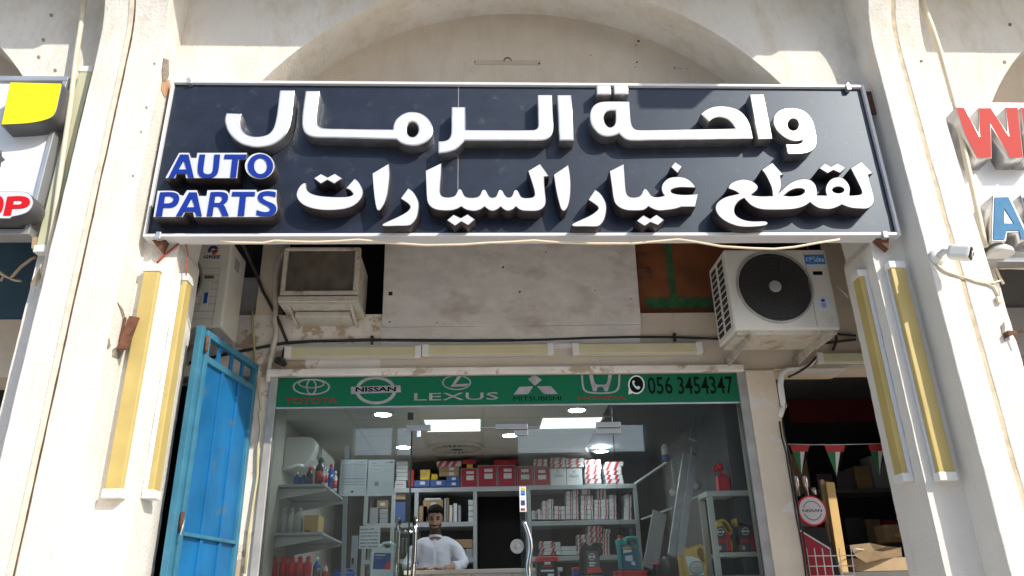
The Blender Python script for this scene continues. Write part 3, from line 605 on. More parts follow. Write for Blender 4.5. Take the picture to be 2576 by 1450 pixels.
def outdoor_unit(name, label, x0, x1, y0, y1, z0, z1, fan=True, grp=None):
    t = thing(name, label, 'air conditioner', ((x0+x1)/2, y1, z0), grp); W, H = x1-x0, z1-z0
    g = MB(); g.box((x0, y0, z0), (x1, y1, z1)); g.build('casing', M['ac_white'], t, bevel=.014, seg=3)
    if fan:
        fx, fz, fr = x0+W*.44, z0+H*.52, H*.425
        g = MB(); g.ring((fx, y0-.012, fz), (0, 1, 0), fr, fr+.013, .014, 40); g.build('fan_rim', M['alu_grey'], t)
        g = MB(); g.lathe((fx, y0-.0015, fz), (0, 1, 0), [(fr, 0), (fr, .001)], 40, False); g.build('fan_opening', M['fan_black'], t)
        g = MB(); k = 9
        for i in range(1, k): g.ring((fx, y0-.013, fz), (0, 1, 0), fr*i/k, fr*i/k+.0035, .004, 36)
        for i in range(28):
            a = i*2*math.pi/28; a2 = a+.5
            g.bar((fx+math.cos(a)*fr*.16, y0-.009, fz+math.sin(a)*fr*.16), (fx+math.cos(a2)*fr, y0-.009, fz+math.sin(a2)*fr), .003, .003, (0, 1, 0))
        gr = g.build('fan_grille', M['fan_black'], t)
        g = MB(); g.lathe((fx, y0-.018, fz), (0, 1, 0), [(fr*.15, 0), (fr*.17, .004), (fr*.17, .012)], 20); g.build('hub', M['alu_grey'], t)
    return t, W, H
ax0, ax1, az0, az1, ay0, ay1 = 1.665, 2.37, 1.622+CZ, 2.2+CZ, 4.56, 4.92
t, W, H = outdoor_unit('outdoor_unit', 'white outdoor air conditioner with round black fan on wall brackets, right side', ax0, ax1, ay0, ay1, az0, az1)
g = MB()                                         # coil openings in the side facing the middle
for i in range(11):
    for j in range(2):
        z = az0+H*(.07+.08*i); y = ay0+.06+j*.15
        g.box((ax0-.003, y, z), (ax0+.001, y+.1, z+.032))
tag(g.build('side_grille', M['dark_void'], t), kind='stuff')
g = MB(); g.box((ax0+W*.775, ay0-.002, az0+.02), (ax0+W*.781, ay0+.001, az1-.02)); g.build('panel_seam', M['alu_grey'], t)
x0, x1, z0, z1 = rect(M2, 2072, 148, 2207, 213, ay0)
g = MB(); g.box((x0, ay0-.004, z0), (x1, ay0+.001, z1)); st = g.build('badge', M['sticker_blue'], t, bevel=.0018)
text_obj('badge_text', 'Midea', x0+.034, x1-.006, z0+.016, z1-.016, ay0-.0058, M['paper'], st, .01)
g = MB(); g.ring((x0+.02, ay0-.0052, (z0+z1)/2), (0, 1, 0), .010, .013, .001, 20); g.build('badge_swirl', M['paper'], st)
x0, x1, z0, z1 = rect(M2, 2158, 438, 2242, 535, ay0)
g = MB(); g.prism([(x0, ay0-.003, z1-.006), ((x0+x1)/2, ay0-.003, z1), (x1, ay0-.003, z1-.006), (x1, ay0-.003, z0+.03), ((x0+x1)/2, ay0-.003, z0), (x0, ay0-.003, z0+.03)], (0, .004, 0)); st = g.build('shield_sticker', M['sticker_pale'], t)
g = MB(); cxm = (x0+x1)/2; g.box((cxm-.012, ay0-.0045, z1-.034), (cxm+.012, ay0-.0032, z1-.014))
for i in range(4): g.box((cxm-.016, ay0-.0045, z1-.046-i*.009), (cxm+.016, ay0-.0032, z1-.043-i*.009))
g.build('sticker_print', M['navy_text'], st)
x0, x1, z0, z1 = rect(M2, 2128, 262, 2192, 286, ay0)
g = MB(); g.box((x0, ay0-.003, z0), (x1, ay0+.001, z1)); g.build('slot', M['logo_dark'], t)
g = MB(); g.box((ax0+.02, ay0+.02, az0-.028), (ax1-.02, ay1-.02, az0+.004)); g.build('base_tray', M['ac_old'], t, bevel=.004)
for (p, q, nm) in ((M2(1700, 655, Y=ay0+.03), M2(1590, 790, Y=YG-.005), 0), (M2(2240, 668, Y=ay0+.03), M2(2060, 800, Y=YG-.005), 1)):
    g = MB(); xx = ax0+W*(.16 if nm == 0 else .86); zz = az0-.03
    g.prism([(xx-.018, ay0+.01, zz), (xx-.018, ay0+.005, zz-.03), (xx-.018, YG-.003, zz-.075), (xx-.018, YG-.003, zz)], (.004, 0, 0))
    g.box((xx-.02, ay0, zz-.003), (xx+.022, YG-.003, zz)); g.box((xx-.03, YG-.006, zz-.10), (xx+.03, YG-.002, zz+.0))
    g.build('bracket', M['ac_old'], t)
gx1 = -1.655
t, W, H = outdoor_unit('outdoor_unit', 'white outdoor air conditioner half hidden behind the left pier above the blue gate', gx1-.78, gx1, 4.66, 4.98, 1.70+CZ, 2.318+CZ)
yy = 4.66
g = MB()
for i in range(7): g.box((gx1-.20, yy-.0025, 1.76+CZ+i*.052), (gx1-.055, yy+.001, 1.7625+CZ+i*.052))
g.box((gx1-.062, yy-.0025, 1.72+CZ), (gx1-.06, yy+.001, 2.12+CZ)); g.box((gx1-.2, yy-.0025, 2.118+CZ), (gx1-.06, yy+.001, 2.12+CZ)); g.build('panel_lines', M['alu_grey'], t)
x0, x1, z0, z1 = rect(M1, 205, 163, 327, 186, yy); text_obj('badge_text', 'GREE', x0, x1, z0, z1, yy-.002, M['navy_text'], t, .02)
p = M1(275, 125, Y=yy)
g = MB(); n_ = 20
def sector(g, c_, a0, a1, r0_, r1_, y, th=.0015):
    A = [(c_.x+r1_*math.cos(a0+(a1-a0)*i/n_), y, c_.z+r1_*math.sin(a0+(a1-a0)*i/n_)) for i in range(n_+1)]
    B_ = [(c_.x+r0_*math.cos(a0+(a1-a0)*i/n_), y, c_.z+r0_*math.sin(a0+(a1-a0)*i/n_)) for i in range(n_+1)]
    for i in range(n_): g.prism([A[i], A[i+1], B_[i+1], B_[i]], (0, th, 0))
sector(g, p, R(20), R(215), .014, .034, yy-.002); g.build('badge_swirl', M['navy_text'], t)
g = MB(); sector(g, p, R(-95), R(-5), .004, .034, yy-.002); g.prism([(p.x-.012, yy-.002, p.z-.004), (p.x+.033, yy-.002, p.z+.004), (p.x+.033, yy-.002, p.z-.006), (p.x-.006, yy-.002, p.z-.02)], (0, .0015, 0)); g.build('badge_swirl', M['orange_text'], t)
x0, x1, z0, z1 = rect(M1, 212, 313, 280, 333, yy); g = MB(); g.box((x0, yy-.003, z0), (x1, yy+.001, z1)); g.build('slot', M['board_brown'], t)
x0, x1, z0, z1 = rect(M1, 195, 350, 243, 560, yy); g = MB(); g.box((x0, yy-.003, z0), (x1, yy+.001, z1)); st = g.build('paper_label', M['paper'], t)
x0, x1, z0, z1 = rect(M1, 207, 437, 235, 515, yy); g = MB(); g.box((x0, yy-.0045, z0), (x1, yy-.0032, z1)); g.build('blue_strip', M['label_blue'], st)
g = MB(); g.box((gx1-.0005, 4.74, 2.16+CZ), (gx1+.003, 4.84, 2.24+CZ)); g.build('side_label', M['carton_grey'], t)
g = MB(); g.box((gx1-.5, 4.65, 1.66+CZ), (gx1-.46, YG, 1.695+CZ)); g.build('bracket', M['alu'], t)
g = MB(); g.box((gx1-.12, 4.7, 1.675+CZ), (gx1-.08, YG, 1.697+CZ)); g.build('bracket', M['alu'], t)

# window air conditioner sticking out of the left opening
wx0, wx1, wy, wz0, wz1 = -1.332, -.811, 4.75, 1.965+CZ, 2.32+CZ
t = thing('window_air_conditioner', 'old grimy window air conditioner with mesh front sticking out of the wall', 'air conditioner', ((wx0+wx1)/2, YG, wz0))
g = MB(); g.box((wx0+.012, wy+.035, wz0+.01), (wx1-.012, YG+.12, wz1-.01)); g.build('casing', M['ac_old'], t, bevel=.008)
g = MB(); fw_ = .036
for a, b in (((wx0, wz0), (wx1, wz0+.03)), ((wx0, wz1-.022), (wx1, wz1)), ((wx0, wz0+.03), (wx0+fw_*.8, wz1-.022)), ((wx1-fw_, wz0+.03), (wx1, wz1-.022))): g.box((a[0], wy, a[1]), (b[0], wy+.05, b[1]))
g.build('front_frame', M['ac_old'], t, bevel=.006)
g = MB(); g.box((wx0+.02, wy+.03, wz0+.02), (wx1-.02, wy+.034, wz1-.015)); g.build('coil', M['fan_black'], t)
g = MB(); ix0, ix1, iz0, iz1 = wx0+.026, wx1-.034, wz0+.028, wz1-.02; stp = .021
def clipseg(x, z, dx, dz):
    t1 = min((ix1-x)/dx if dx > 0 else (ix0-x)/dx, (iz1-z)/dz); return (x+dx*t1, z+dz*t1)
sl = .55; n1 = int((ix1-ix0+(iz1-iz0)/sl)/stp)
for d in (1, -1):
    for i in range(n1):
        s_ = ix0-(iz1-iz0)/sl+i*stp if d > 0 else ix0+i*stp
        # line through (s_, iz0) with slope
        xa_, za_ = s_, iz0
        if xa_ < ix0: za_ = iz0+(ix0-xa_)*sl; xa_ = ix0
        if xa_ > ix1: za_ = iz0+(xa_-ix1)*sl; xa_ = ix1
        if za_ >= iz1-.002: continue
        e = clipseg(xa_, za_, d*1.0, sl)
        if (Vector((e[0]-xa_, 0, e[1]-za_))).length < .01: continue
        g.bar((xa_, wy+.018+.001*d, za_), (e[0], wy+.018+.001*d, e[1]), .0036, .0018, (0, 1, 0))
tag(g.build('mesh_grille', M['grille_brown'], t), None)
g = MB(); g.box((wx0-.008, wy-.004, wz0-.052), (wx1+.006, YG-.01, wz0-.012)); g.build('drip_tray', M['ac_old'], t, bevel=.004)
g = MB(); g.bar((wx0+.05, wy+.03, wz0-.055), (wx0+.06, YG, wz0-.11), .018); g.bar((wx1-.05, wy+.03, wz0-.055), (wx1-.05, YG, wz0-.11), .018); g.bar((wx0, wy+.02, wz0-.06), (wx1, wy+.02, wz0-.06), .014); g.build('support_frame', M['ac_old'], t)
g = MB(); g.box((wx0+.07, wy+.16, wz0-.10), (wx1-.07, YG+.05, wz0-.058)); g.build('underside_pan', M['ac_old'], t, bevel=.01)

# ------------------------------------------------------------------ tube lamps
def lamp(label, p, q, nrm, wd, th, dif, grp='old tube lamps on the shop front', name='tube_lamp', ends=.045):
    """batten from p to q lying on a surface whose outward normal is nrm"""
    p, q, n = Vector(p), Vector(q), Vector(nrm).normalized(); d = (q-p).normalized(); s_ = d.cross(n).normalized()
    t = thing(name, label, 'lamp', tuple((p+q)/2), grp); L = (q-p).length
    def blk(mb, a0, a1, w0, h0, h1):
        A = p+d*a0; pts = [A+s_*w0/2+n*h0, A-s_*w0/2+n*h0, A-s_*w0/2+n*h1, A+s_*w0/2+n*h1]; mb.prism(pts, d*(a1-a0))
    g = MB(); blk(g, ends*.6, L-ends*.6, wd, 0, th*.42); g.build('casing', M['alu_white'], t, bevel=.003)
    g = MB(); blk(g, ends*.8, L-ends*.8, wd*.9, th*.4, th*.95); g.build('diffuser', M[dif], t, bevel=.006)
    for a0, a1 in ((0, ends), (L-ends, L)):
        g = MB(); blk(g, a0, a1, wd*1.04, .001, th*1.06); g.build('end_cap', M['plastic_white'], t, bevel=.004)
    return t
XJL, XJR = -1.762, 2.409
a_, b_ = NL(692, 72, Y=4.06), NL(512, 1106, Y=4.06); xm = (a_.x+b_.x)/2
lamp('tall lit yellowed tube lamp on the sunny front of the left pier, outer one', (xm, YS-.002, a_.z), (xm, YS-.002, b_.z), (0, -1, 0), .098, .06, 'tube_yellow')
a_, b_ = NL(845, 118, X=XJL+.05), NL(683, 1108, X=XJL+.05); ym = (a_.y+b_.y)/2
lamp('narrow seeming yellowed tube lamp on the inner side of the left pier', (XJL+.002, ym, a_.z), (XJL+.002, ym, b_.z), (1, 0, 0), .098, .06, 'tube_yellow')
a_, b_ = ZR(628, 58, Y=4.06), ZR(850, 1028, Y=4.06); xm = (a_.x+b_.x)/2
lamp('shaded yellowed tube lamp on the front of the right pier, outer one', (xm, YS-.002, a_.z), (xm, YS-.002, b_.z), (0, -1, 0), .098, .06, 'tube_yellow')
a_, b_ = ZR(455, 100, X=XJR-.05), ZR(668, 1030, X=XJR-.05); ym = (a_.y+b_.y)/2
lamp('shaded yellowed tube lamp on the inner side of the right pier', (XJR-.002, ym, a_.z), (XJR-.002, ym, b_.z), (-1, 0, 0), .098, .06, 'tube_yellow')
a_, b_ = R1(430, 330, Y=4.0), R1(205, 1265, Y=4.0); xm = (a_.x+b_.x)/2
lamp('pale green tube lamp squeezed between the white neighbour sign and the left pier', (xm, 4.06, a_.z), (xm, 4.06, b_.z), (0, -1, 0), .088, .055, 'tube_green')
yl = YG-.004
for (p, q, lab, df) in (((M1(806, 892, Y=yl)), M1(1806, 878, Y=yl), 'cream tube lamp over the shop front, first from the left', 'tube_cream'), (M1(1808, 873, Y=yl), M2(352, 803, Y=yl), 'cream tube lamp over the shop front, the middle one', 'tube_cream'), (M2(476, 808, Y=yl), M2(1362, 795, Y=yl), 'cream tube lamp over the shop front, right end beside bare plaster', 'tube_cream')):
    zz = (p.z+q.z)/2; lamp(lab, (p.x+.002, yl, zz), (q.x-.002, yl, zz), (0, -1, 0), .082, .055, df)
p, q = M2(2148, 858, Y=YG-.03), M2(2470, 862, Y=YG-.03); lamp('pale tube lamp over the dark neighbouring shop on the right', (p.x, YG-.008, p.z), (q.x+.35, YG-.008, p.z), (0, -1, 0), .075, .05, 'tube_green')
p, q = M1(800, 843, Y=YG-.03), M2(1340, 748, Y=YG-.03); zz = (p.z+q.z)/2
g = MB(); g.box((p.x, YG-.035, zz-.010), (q.x, YG-.003, zz+.010)); tag(g.build('cable_trunking', M['alu_white'], bevel=.002), 'thin white cable trunking running above the row of cream tube lamps', 'trunking')
# black cables and pipes on the beam
g = MB(); g.tube([M1(*q, Y=YG-.012) for q in ((100, 952), (270, 910), (440, 872), (620, 838), (800, 805), (1000, 792), (1230, 787), (1440, 783), (1800, 786), (2100, 788), (2490, 785))], .011, 8); tag(g.build('conduit_pipe', M['cable_black']), 'thick black conduit crossing the peeling beam above the shop lamps', 'pipe')
g = MB(); g.tube([M2(*q, Y=YG-.012) for q in ((0, 735), (300, 728), (620, 716), (900, 710), (1180, 712), (1500, 724), (1800, 748), (2110, 765), (2300, 742), (2420, 728))], .009, 8); g.tube([M2(*q, Y=YG-.012) for q in ((2240, 680), (2330, 695), (2420, 700))], .009, 6); g.tube([M2(*q, Y=YG-.012) for q in ((2285, 690), (2290, 740), (2265, 800))], .009, 6); tag(g.build('cable', M['cable_black']), 'black cable running under the right outdoor unit towards the pier', 'cable')
for q in ((M1, 1440, 785), (M2, 1182, 712)):
    p = q[0](q[1], q[2], Y=YG-.02); g = MB(); g.box((p.x-.007, YG-.03, p.z-.03), (p.x+.007, YG-.001, p.z+.03)); g.lathe((p.x, YG-.035, p.z+.02), (0, 1, 0), [(.012, 0), (.012, .03)], 8); tag(g.build('cable_clip', M['cable_black'], bevel=.002), 'black clip holding the cable over the first lamp joint' if q[1] == 1440 else 'black clip holding the cable over the right end lamp', 'clip')
g = MB(); g.tube([M1(*q, Y=4.62 if q[1] < 100 else YG-.03) for q in ((480, 55), (605, 335), (640, 425), (745, 620), (815, 792))], .011, 6, sm=False); tag(g.build('brace_rod', M['fan_black']), 'dark iron rod slanting down from the sign to the beam', 'rod')
g = MB(); g.tube([M1(*q, Y=YG-.03) for q in ((812, 80), (790, 130), (760, 180), (745, 240), (730, 330), (728, 430), (735, 540), (725, 640), (735, 740), (712, 840), (690, 950), (672, 1090))], [.018, .02, .022, .021, .02, .019, .019, .02, .019, .02, .018, .018], 9); tag(g.build('pipe', M['pipe_white']), 'taped off white refrigerant pipe running down beside the window air conditioner', 'pipe')
g = MB(); g.tube([M1(*q, Y=YG-.02) for q in ((560, 560), (562, 640), (570, 760), (578, 860), (592, 1000), (612, 1180), (628, 1300))]+[NL(*q, Y=YG-.02) for q in ((1155, 720), (1163, 800), (1150, 880), (1148, 1000), (1130, 1120), (1110, 1250), (1090, 1440))], .009, 8); tag(g.build('cable', M['cable_yellow']), 'yellowish cable hanging down the wall between gate and shop front', 'cable')
g = MB(); a_ = M1(790, 830, Y=YG-.05); b_ = M1(760, 945, Y=YG-.10)
g.bar((a_.x, YG-.01, a_.z), (a_.x, YG-.07, b_.z+.02), .014); g.lathe((b_.x, YG-.14, b_.z), (.1, 1, .1), [(.026, 0), (.026, .02), (.023, .022), (.023, .11)], 16); tag(g.build('small_camera', M['black']), 'small black bullet camera on a bracket at the left end of the lamps', 'camera')
# ------------------------------------------------------------------ shop front: frame, glass, doors, green strip
zGt, zGb = D(1288, 946, Y=YG).z, D(1288, 1018, Y=YG).z          # green strip
gxl = D(694, 1020, Y=YG).x; gxr = D(1861, 1010, Y=YG).x
ZF = .42                                          # shop floor
sf = thing('glazed_storefront', 'glass shop front in grey aluminium frame with a green vinyl strip on top', 'shop front', ((gxl+gxr)/2, YG, .3))
g = MB(); fwd = .052
g.box((gxl-fwd, YG-.02, ZF), (gxl, YG+.06, zH-.003)); g.box((gxr, YG-.02, ZF), (gxr+.06, YG+.06, zH-.003)); g.box((gxl, YG-.02, zGt+.001), (gxr, YG+.06, zH-.002))
g.build('frame', M['alu_grey'], sf, bevel=.004)
g = MB(); g.box((gxl+.001, YG-.004, zGb), (gxr-.001, YG-.001, zGt)); strip = g.build('green_strip', M['green_vinyl'], sf)
g = MB(); g.box((gxl+.001, YG-.004, zGb-.012), (gxr-.001, YG-.0005, zGb-.001)); g.build('strip_edge', M['alu'], sf)
YL = YG-.0058                                     # print on the strip, just in front of it
def prt(loops, m, nm, y=None, reg=K1, sm=True):
    y = YL if y is None else y
    L = [[(q.x, q.z) for q in [reg(a[0], a[1], Y=y) for a in (spline(lp) if sm else lp)]] for lp in loops]
    me = curve_mesh(L, .0012); me.transform(Matrix.Translation((0, y, 0))); mats(me, M[m]); return add(nm, me, strip)
def ptx(body, reg, x0, y0, x1, y1, m, bold=.0, shear=0, y=None, nm='lettering', par=None):
    y = YL if y is None else y; a = rect(reg, x0, y0, x1, y1, y); return text_obj(nm, body, *a, y, M[m], par or strip, bold, shear, .0012)
# three ovals emblem
prt([ell(412, 158, 128, 56, 40), ell(412, 158, 116, 47, 40)], 'logo_silver', 'emblem')
prt([ell(412, 158, 36, 56, 32), ell(412, 158, 26, 45, 32)], 'logo_silver', 'emblem', YL-.0014)
prt([ell(412, 136, 90, 32, 36), ell(412, 136, 80, 24, 36)], 'logo_silver', 'emblem', YL-.0028)
ptx('TOYOTA', K1, 232, 230, 590, 275, 'logo_red', .015)
prt([ell(852, 182, 140, 96, 44), ell(852, 182, 116, 77, 44)], 'logo_silver', 'emblem')
prt([[(682, 158, 1), (1020, 147, 1), (1024, 194, 1), (684, 207, 1)]], 'logo_silver', 'emblem', YL-.0014)
ptx('NISSAN', K1, 714, 158, 990, 190, 'logo_dark', .03, y=YL-.0030)
prt([ell(1404, 128, 98, 51, 40), ell(1404, 128, 90, 44, 40)], 'logo_silver', 'emblem')
prt([[(1412, 84, 1), (1440, 84, 1), (1395, 140, 1), (1490, 136, 1), (1470, 154, 1), (1362, 158, 1)]], 'logo_silver', 'emblem', YL-.0014)
ptx('LEXUS', K1, 1115, 198, 1688, 248, 'logo_silver', .0)
def mit(pts): prt([[(*p, 1) for p in pts]], 'logo_silver', 'emblem', reg=K2)
mit([(222, 72), (272, 110), (226, 150), (178, 106)]); mit([(118, 158), (212, 154), (180, 206), (80, 210)]); mit([(240, 154), (335, 154), (382, 206), (288, 207)])
ptx('MITSUBISHI', K2, 78, 222, 404, 252, 'logo_dark', 0)
prt([[(540, 70, 1), (808, 70, 1), (806, 130), (796, 178), (760, 200), (675, 206), (590, 200), (556, 180), (544, 130)], [(552, 72, 1), (796, 72, 1), (794, 130), (784, 170), (752, 190), (675, 195), (596, 190), (566, 172), (556, 130)]], 'logo_silver', 'emblem', reg=K2)
prt([[(594, 70, 1), (618, 70, 1), (640, 138), (676, 142), (712, 138), (728, 70, 1), (752, 70, 1), (740, 130), (722, 188, 1), (700, 188, 1), (690, 160), (655, 160), (645, 188, 1), (622, 188, 1), (606, 130)]], 'logo_silver', 'emblem', YL-.0014, K2)
ptx('HONDA', K2, 520, 220, 848, 247, 'logo_red', .015)
prt([ell(918, 143, 56, 64, 36), ell(918, 143, 47, 55, 36)], 'logo_white', 'emblem', reg=K2)
prt([ell(918, 143, 47, 55, 36)], 'logo_dark', 'emblem', YL+.0002, K2)
prt([[(866, 172, 1), (896, 200, 1), (864, 210, 1)]], 'logo_white', 'emblem', YL-.0014, K2)
prt([[(898, 112, 1), (908, 122), (902, 134), (918, 156), (932, 152), (944, 160, 1), (936, 174), (916, 170), (894, 142), (890, 122)]], 'logo_white', 'emblem', YL-.0014, K2)
ptx('056', K2, 995, 88, 1163, 208, 'logo_dark', .01); ptx('3454347', K2, 1200, 86, 1578, 207, 'logo_dark', .01)
# panes: fixed left, fixed right, transom, closed right leaf, open left leaf
xdl = D(1036, 1060, Y=YG).x; xdm = D(1306, 1250, Y=YG).x; xdr = D(1543, 1090, Y=YG).x
zDt = D(1290, 1078, Y=YG).z
def pane(nm, x0, x1, z0, z1, y=YG, th=.010, par=sf):
    mb = MB(); mb.box((x0, y, z0), (x1, y+th, z1)); o = mb.build(nm, [M['glass'], M['glass_edge']], par)
    for p in o.data.polygons: p.material_index = 0 if abs(p.normal.y) > .9 else 1
    return o
pane('pane', gxl+.002, xdl-.002, ZF, zGt); pane('pane', xdl+.002, xdr-.002, zDt+.004, zGt); pane('pane', xdr+.002, gxr-.002, ZF, zGt)
rl = pane('door_leaf', xdm+.002, xdr-.004, ZF+.01, zDt-.004)
g = MB(); wdl = xdm-xdl
yv = Vector((-.035, .82))                          # the left leaf stands open, swung into the shop
g.prism([(xdl-.004, YG+.01, ZF+.01), (xdl+.007, YG+.01, ZF+.01), (xdl+.007-.055, YG+.01+.66, ZF+.01), (xdl-.004-.055, YG+.01+.66, ZF+.01)], (0, 0, zDt-ZF-.02))
ol = g.build('door_leaf', [M['glass'], M['glass_edge']], sf)
for p in ol.data.polygons: p.material_index = 0 if abs(p.normal.x) > .9 else 1
ol['label'] = 'open glass door leaf seen edge on'
def fit(nm, reg, x0, y0, x1, y1, Y, th, m, par=sf, bevel=.003):
    a = rect(reg, x0, y0, x1, y1, Y); mb = MB(); mb.box((a[0], Y, a[2]), (a[1], Y+th, a[3])); return mb.build(nm, M[m], par, bevel=bevel)
fit('patch_fitting', K1, 1062, 415, 1228, 455, YG-.012, .034, 'satin'); fit('patch_fitting', K1, 1670, 408, 1890, 446, YG-.012, .034, 'satin')
fit('patch_fitting', K1, 1800, 450, 1892, 488, YG-.011, .032, 'satin', rl)
fit('patch_fitting', K2, 642, 396, 812, 432, YG-.012, .034, 'satin'); fit('patch_fitting', K2, 645, 440, 812, 476, YG-.011, .032, 'satin', rl)
fit('patch_fitting', K1, 1068, 332, 1108, 378, YG-.012, .034, 'black'); fit('patch_fitting', K1, 1132, 455, 1158, 500, YG-.010, .03, 'steel')
# handles
yh = YG-.05
g = MB(); pts = [K5(*q, Y=yh) for q in ((98, 872), (112, 915), (130, 960), (150, 1020), (163, 1080), (168, 1140), (162, 1200), (152, 1260), (142, 1320), (140, 1380), (146, 1440), (152, 1500))]
g.tube(pts, .017, 12); g.tube([pts[1], (pts[1].x, YG, pts[1].z)], .01, 8); g.tube([pts[-2], (pts[-2].x, YG, pts[-2].z)], .01, 8); g.build('handle', M['steel'], rl)
yh = YG+.33
pA = [K4(*q, Y=yh) for q in ((232, 845), (228, 1000), (222, 1150), (214, 1300), (205, 1500))]; pB_ = [K4(*q, Y=yh) for q in ((402, 840), (400, 1000), (396, 1150), (388, 1300), (380, 1500))]
g = MB(); g.tube(pA, .017, 12); h1_ = g.build('handle', M['steel'], ol)
g = MB(); g.tube(pB_, .017, 12); g.build('handle', M['steel'], ol)
g = MB(); q = K4(310, 990, Y=yh); g.tube([(pA[1].x, yh, q.z), (pB_[1].x, yh, q.z)], .011, 10); g.build('handle_bar', M['steel'], ol)
a = rect(K4, 262, 1055, 325, 1215, yh); g = MB(); g.box((a[0], yh-.02, a[2]), (a[0]+(a[1]-a[0])*.38, yh+.02, a[3])); g.box((a[0]+(a[1]-a[0])*.62, yh-.02, a[2]), (a[1], yh+.02, a[3])); g.build('lock', M['satin'], ol, bevel=.006)
p = K5(28, 1140, Y=YG-.02); g = MB(); g.ring((p.x+.0, YG-.02, p.z), (0, 1, 0), .030, .044, .02, 28); g.lathe((p.x, YG-.016, p.z), (0, 1, 0), [(.03, 0), (.03, .014)], 24); g.lathe((p.x, YG-.026, p.z), (0, 1, 0), [(.012, 0), (.014, .008)], 14); g.build('lock', M['satin'], rl)
a = rect(K5, 52, 520, 122, 782, YG-.002); g = MB(); g.box((a[0], YG-.002, a[2]), (a[1], YG-.0005, a[3])); st = g.build('payment_sticker', M['paper'], rl)
for (y0, y1, m) in ((530, 560, 'carton_yellow'), (562, 585, 'sticker_blue'), (588, 612, 'label_blue'), (630, 655, 'sticker_pale'), (664, 716, 'navy_text'), (745, 772, 'logo_red')):
    b_ = rect(K5, 66, y0, 108, y1, YG-.003); g = MB(); g.box((b_[0], YG-.003, b_[2]), (b_[1], YG-.0021, b_[3])); g.build('mark', M[m], st)
# papers taped inside the glass
def paper(label, reg, x0, y0, x1, y1, lines, Y=YG+.014, hdr=()):
    a = rect(reg, x0, y0, x1, y1, Y); t = thing('notice_paper', label, 'paper', ((a[0]+a[1])/2, Y, a[2]))
    g = MB(); g.box((a[0], Y, a[2]), (a[1], Y+.001, a[3])); g.build('sheet', M['paper'], t)
    g = MB(); g2 = MB(); W_, H_ = a[1]-a[0], a[3]-a[2]
    for (u0, u1, v, th, dk) in lines:
        (g if dk else g2).box((a[0]+u0*W_, Y-.001, a[3]-v*H_-th*H_), (a[0]+u1*W_, Y-.0002, a[3]-v*H_))
    g.build('heavy_print', M['ink'], t); g2.build('fine_print', M['ink_soft'], t); return t
LN = [(.06, .94, .14, .007, 1), (.06, .94, .52, .010, 1), (.06, .94, .56, .005, 1), (.06, .94, .615, .010, 1), (.06, .94, .69, .008, 1), (.62, .9, .07, .012, 0), (.05, .3, .04, .008, 0), (.4, .6, .1, .01, 0)]+[(.06, .94, .17+.033*i, .005, 0) for i in range(10)]+[(.35, .65, .66, .005, 0), (.44, .54, .86, .05, 1)]
paper('printed A4 notice with heavy ruled lines taped inside the left glass', K1, 606, 655, 790, 903, LN)
paper('printed A4 notice with faint text taped inside the glass, nearer the door', K1, 797, 655, 976, 903, [(.1, .85, .16, .006, 0), (.1, .45, .27, .006, 0), (.1, .4, .37, .005, 0), (.55, .9, .34, .006, 0), (.6, .88, .28, .005, 0), (.15, .3, .09, .015, 0), (.66, .82, .075, .014, 1), (.84, .94, .06, .03, 1), (.12, .4, .6, .005, 0), (.27, .42, .62, .10, 0), (.6, .85, .63, .005, 0), (.62, .9, .68, .008, 0), (.1, .25, .9, .005, 0)])
t = paper('white paper with bold account details behind the blue and white jug', K3, 1125, 930, 1342, 1165, [], YG+.30)
for i, s_ in enumerate(('Bank Name: ADIB', 'Account Holder Name', 'JUNAID AHMAD AUTO', 'Account Number', 'IBAN: AE 400500', 'SWIFT: ABDIAEAD')):
    a = rect(K3, 1138, 955+i*36, 1138+(140 if i == 0 else 180), 972+i*36, YG+.299); text_obj('lettering', s_, *a, YG+.2985, M['ink'], t, .02)
# pillar between the shops, cornice, right neighbour opening
xpr = D(1955, 1000, Y=YG).x; zN = M2(1900, 935, Y=YG).z
wallpiece('pillar', M['pillar_plaster'], gxr+.061, xpr, .3, zH-.001, y=YG-.03, t=.3, bevel=.01)
wallpiece('beam', M['pillar_plaster'], xpr+.001, 2.62, zN, zH-.001, y=YG-.028, t=.25)
g = MB(); zc = M1(1100, 1040, Y=YG-.05).z; g.box((gxl-.075, YG-.05, zc), (gxr+.05, YG-.001, zc+.05)); g.build('cornice', M['peeling'], arc, bevel=.008)
wallpiece('pillar', M['peeling'], -1.56, gxl-.053, .3, zH-.001, y=YG+.01, t=.3)
# ------------------------------------------------------------------ shop room
XI0, XI1, YI1 = -1.46, 1.93, 8.0; ZC = 1.335+CZ
def struct_part(name, m, a, b, bevel=0): mb = MB(); mb.box(a, b); return mb.build(name, M[m], arc, bevel=bevel)
struct_part('shop_floor', 'floor', (XI0-.1, YG-.01, .301), (XI1+.1, YI1+.1, ZF))
struct_part('shop_wall', 'inner_wall', (XI0-.1, YG+.32, ZF), (XI0, YI1, ZC+.3)); struct_part('shop_wall', 'inner_wall', (XI1, YG+.28, ZF), (XI1+.1, YI1, ZC+.3))
struct_part('shop_wall', 'inner_wall', (XI0, YG+.062, ZF+.001), (gxl-.0, YG+.319, ZC)); 
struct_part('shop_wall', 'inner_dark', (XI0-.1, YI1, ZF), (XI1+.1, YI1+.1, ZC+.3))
xcl = K2(745, 275, Y=YG+.1).x; pcl = K2(660, 380, Z=ZC)
g = MB(); g.prism([(XI0, YG+.02, ZC), (xcl, YG+.02, ZC), (pcl.x+.05, pcl.y+1.2, ZC), (pcl.x+.3, YI1, ZC), (XI0, YI1, ZC)], (0, 0, .03)); g.build('shop_ceiling', M['tile'], arc)
